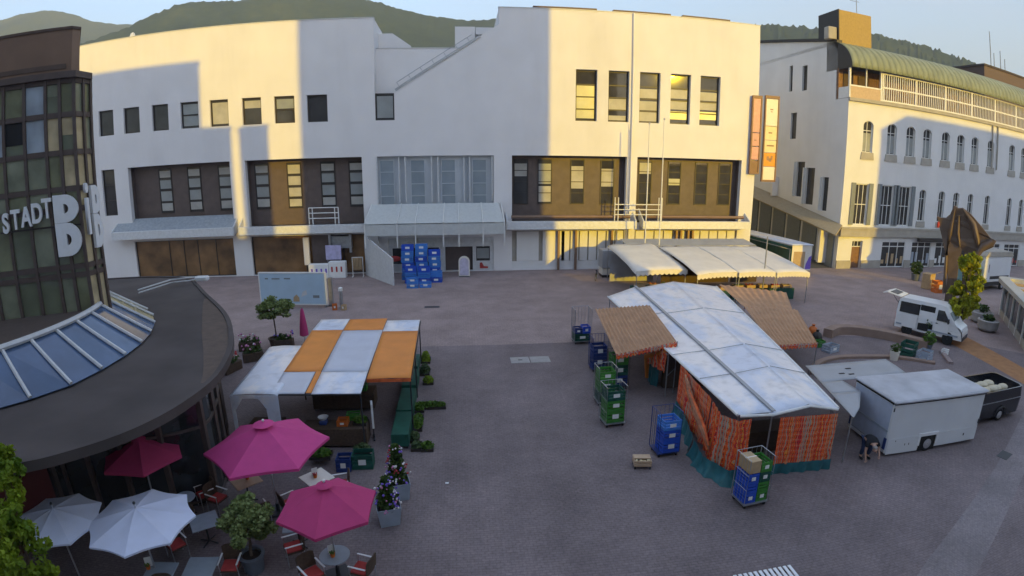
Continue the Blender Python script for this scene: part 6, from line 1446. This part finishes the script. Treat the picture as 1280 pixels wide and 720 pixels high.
# local y points away from the square on the left-hand side, so the kiosk extends to negative y
m=MB(); o_=rnd(0,13,-7,0,1.2); i_=rnd(.9,12.1,-6.1,-.9,.9); n=len(o_); v=[(x,y,2.75) for x,y in o_]+[(x,y,3.1) for x,y in o_]+[(x,y,3.12) for x,y in i_]+[(x,y,2.85) for x,y in i_]
m.add(v,[(j*n+k,j*n+(k+1)%n,(j+1)*n+(k+1)%n,(j+1)*n+k) for j in range(3) for k in range(n)]+[tuple(range(n-1,-1,-1)),tuple(range(3*n,4*n))]); m.build('roof',mat('kiosk_roof',(.45,.44,.40),rough=.6,var=.1,dirt=.2),ks)
m=MB(); 
for k in range(4): m.box(2+k*2.7,2.3+k*2.7,-6,-1,2.86,3.05)
m.build('roof_beam',M['card'],ks); m=MB(); m.box(.7,12.3,-6.3,-.7,.5,2.75); m.build('glazing',glass('kiosk_glass',(.035,.045,.05),rough=.1),ks); m=MB(); m.box(.6,12.4,-6.4,-.6,0,.5); m.build('base',M['stone'],ks)
m=MB()
for k in range(6): x=.62+k*2.3; m.box(x,x+.14,-.72,-.58,0,2.75); m.box(.58,.72,-6.3+k*1.1,-6.18+k*1.1,.0,2.75)
m.build('post',M['wframe'],ks)

# ------------------------------------------------------------------ trees
def clump_tree(name,label,x,y,trunk_h,blobs,leaf,seed,n,ls,tr=.1,lean=(0,0)):
    t=thing(name,label,'tree',(x,y,0)); m=MB(); limb(m,(0,0,0),(lean[0],lean[1],trunk_h),tr,tr*.5,seed); rg=random.Random(seed)
    for b in blobs:
        limb(m,(lean[0]*.8,lean[1]*.8,trunk_h*.75),(b[0],b[1],b[2]-b[4]*.3),tr*.45,.012,seed+int(b[2]*7))
    m.build('trunk',M['bark'],t); m=MB()
    for (bx,by,bz,rx,rz_) in blobs:
        for k in range(12):
            a=rg.random()*6.28; e=rg.uniform(-.9,1); q=(1-e*e)**.5; R_=rg.uniform(.4,1)
            foliage(m,(bx+rx*q*cos(a)*R_,by+rx*q*sin(a)*R_,bz+rz_*e*R_),rx*.38,rx*.38,rz_*.38,n//(12*len(blobs)),ls,rg.randint(0,99999),flat=1.0)
    m.build('crown',M[leaf],t); return t
rg=random.Random(5); bl=[]
for k in range(15): 
    f=k/14; bl.append((rg.uniform(-1,1)*.95*(1-.55*f),rg.uniform(-1,1)*.9*(1-.5*f),1.55+4.0*f+rg.uniform(-.2,.2),.55,.5))
clump_tree('young_tree','young yellow green tree between the white van and the kiosk',32.2,25.5,4.6,bl,'spring',3,5600,.24,.07)
bl=[(.05,.2,3.5,.5,.45),(-.4,.6,4.0,.55,.5),(-.1,-.3,2.9,.6,.5),(-.6,.2,3.3,.7,.6),(.35,.1,2.7,.45,.4),(-.5,1.0,4.5,.35,.3),(-1.0,1.3,4.8,.35,.3),(-.4,-.2,2.5,.6,.45)]
clump_tree('leafy_tree','bright leafy tree reaching into the lower left corner',-8.95,7.0,3.2,bl,'summer',8,5200,.12,.09)

# ------------------------------------------------------------------ the man bending down by the white trailer
def skinned(name,joints,bones,parent,mt,sub=2):
    me=bpy.data.meshes.new(name+'_cage'); keys=list(joints); me.from_pydata([joints[k][0] for k in keys],[(keys.index(a),keys.index(b)) for a,b in bones],[])
    o=bpy.data.objects.new(name+'_cage',me); COL.objects.link(o); md=o.modifiers.new('s','SKIN'); md.use_smooth_shade=True
    for i,k in enumerate(keys):
        r=joints[k][1]; r=r if isinstance(r,tuple) else (r,r); me.skin_vertices[0].data[i].radius=r
    me.skin_vertices[0].data[0].use_root=True
    s=o.modifiers.new('u','SUBSURF'); s.levels=sub; s.render_levels=sub
    bpy.context.view_layer.update(); dg=bpy.context.evaluated_depsgraph_get(); me2=bpy.data.meshes.new_from_object(o.evaluated_get(dg)); bpy.data.objects.remove(o)
    me2.name=name; me2.materials.clear(); me2.materials.append(mt); me2.polygons.foreach_set('use_smooth',[True]*len(me2.polygons))
    ob=bpy.data.objects.new(name,me2); COL.objects.link(ob); ob.parent=parent; return ob
pn=thing('person','person in a black t-shirt bending down by the end of the white trailer','person',(14.38,14.15,0),-.25)
# local: faces -y (towards the viewer), bent forward, right hand reaching to the ground
J={'pelvis':((0,.22,.80),(.17,.13)),'spine':((0,.08,.92),(.17,.12)),'chest':((-.01,-.14,.88),(.19,.13)),'neck':((.0,-.30,.80),(.06,.06)),'head0':((.01,-.36,.74),(.075,.085)),'head1':((.02,-.45,.66),(.085,.10)),'head2':((.02,-.50,.61),(.06,.07)),
'shR':((-.20,-.20,.82),.07),'elR':((-.26,-.26,.55),.045),'wrR':((-.24,-.34,.30),.034),'haR':((-.23,-.37,.20),(.04,.022)),
'shL':((.20,-.20,.82),.07),'elL':((.30,-.20,.58),.045),'wrL':((.27,-.36,.42),.034),'haL':((.25,-.42,.36),(.04,.022)),
'hiR':((-.10,.24,.74),.11),'knR':((-.14,.12,.44),.075),'anR':((-.14,.24,.09),.05),'toR':((-.15,.06,.035),(.045,.03)),
'hiL':((.10,.24,.74),.11),'knL':((.15,.10,.44),.075),'anL':((.15,.24,.09),.05),'toL':((.17,.06,.035),(.045,.03))}
Bn=[('pelvis','spine'),('spine','chest'),('chest','neck'),('neck','head0'),('head0','head1'),('head1','head2'),('chest','shR'),('shR','elR'),('elR','wrR'),('wrR','haR'),('chest','shL'),('shL','elL'),('elL','wrL'),('wrL','haL'),('pelvis','hiR'),('hiR','knR'),('knR','anR'),('anR','toR'),('pelvis','hiL'),('hiL','knL'),('knL','anL'),('anL','toL')]
skinned('body',J,Bn,pn,M['skin'])
def sub(js,sc_): return {k:(J[k][0],tuple(r*sc_ for r in (J[k][1] if isinstance(J[k][1],tuple) else (J[k][1],)*2))) for k in js}
S=sub(['pelvis','spine','chest','shR','shL'],1.16); S['neck']=((0,-.25,.83),(.07,.07)); S['eR']=((-.25,-.25,.66),(.075,.075)); S['eL']=((.27,-.20,.68),(.075,.075))
skinned('tshirt',S,[('pelvis','spine'),('spine','chest'),('chest','neck'),('chest','shR'),('shR','eR'),('chest','shL'),('shL','eL')],pn,M['tshirt'])
S=sub(['pelvis','hiR','knR','hiL','knL'],1.2); S['aR']=((-.14,.23,.13),(.07,.07)); S['aL']=((.15,.23,.13),(.07,.07))
skinned('trousers',S,[('pelvis','hiR'),('hiR','knR'),('knR','aR'),('pelvis','hiL'),('hiL','knL'),('knL','aL')],pn,M['jeans'])
for s in (-1,1): MB().ball((s*.155,.12,.045),.075,8,0,None,.75,1.9,.62).build('shoe',M['rubber'],pn,smooth=True)
for s,h0 in ((-1,J['haR'][0]),(1,J['haL'][0])):
    for k in range(5):
        dx=(-.03+.02*k) if k<4 else -s*.045; b=Vector(h0)+Vector((dx,.0,-.01 if k<4 else .03)); L_=[.055,.066,.062,.048,.05][k]
        MB().tube([b,b+Vector((dx*.15,-.012,-L_*.6)),b+Vector((dx*.2,-.03,-L_))],[.0095,.009,.007],6).build('finger',M['skin'],pn,smooth=True)
MB().ball((.015,-.405,.735),.098,10,0,None,.98,1.1,.75).build('hair',M['hair'],pn,smooth=True)
MB().ball((.02,-.555,.615),.018,6).build('nose',M['skin'],pn,smooth=True)
for s in (-1,1): MB().ball((.02+s*.092,-.42,.655),.025,6,0,None,.5,1,1.3).build('ear',M['skin'],pn,smooth=True); MB().ball((.02+s*.035,-.545,.648),.011,6).build('eye',M['dark'],pn)
for m_ in list(bpy.data.meshes):
    if m_.users==0: bpy.data.meshes.remove(m_)
# ------------------------------------------------------------------ thin morning air over the valley
HAZE=True
if HAZE:
    m=bpy.data.materials.new('air'); m.use_nodes=True; t=m.node_tree; t.nodes.remove(t.nodes['Principled BSDF'])
    pv=t.nodes.new('ShaderNodeVolumePrincipled'); pv.inputs['Color'].default_value=(.74,.84,1,1); pv.inputs['Density'].default_value=.00036
    t.links.new(pv.outputs[0],t.nodes['Material Output'].inputs['Volume'])
    o=MB().box(-4100,4100,-4100,4100,-1.2,1010).build('haze',m); tag(o,'thin pale air between the square and the wooded hills','haze',kind='stuff')
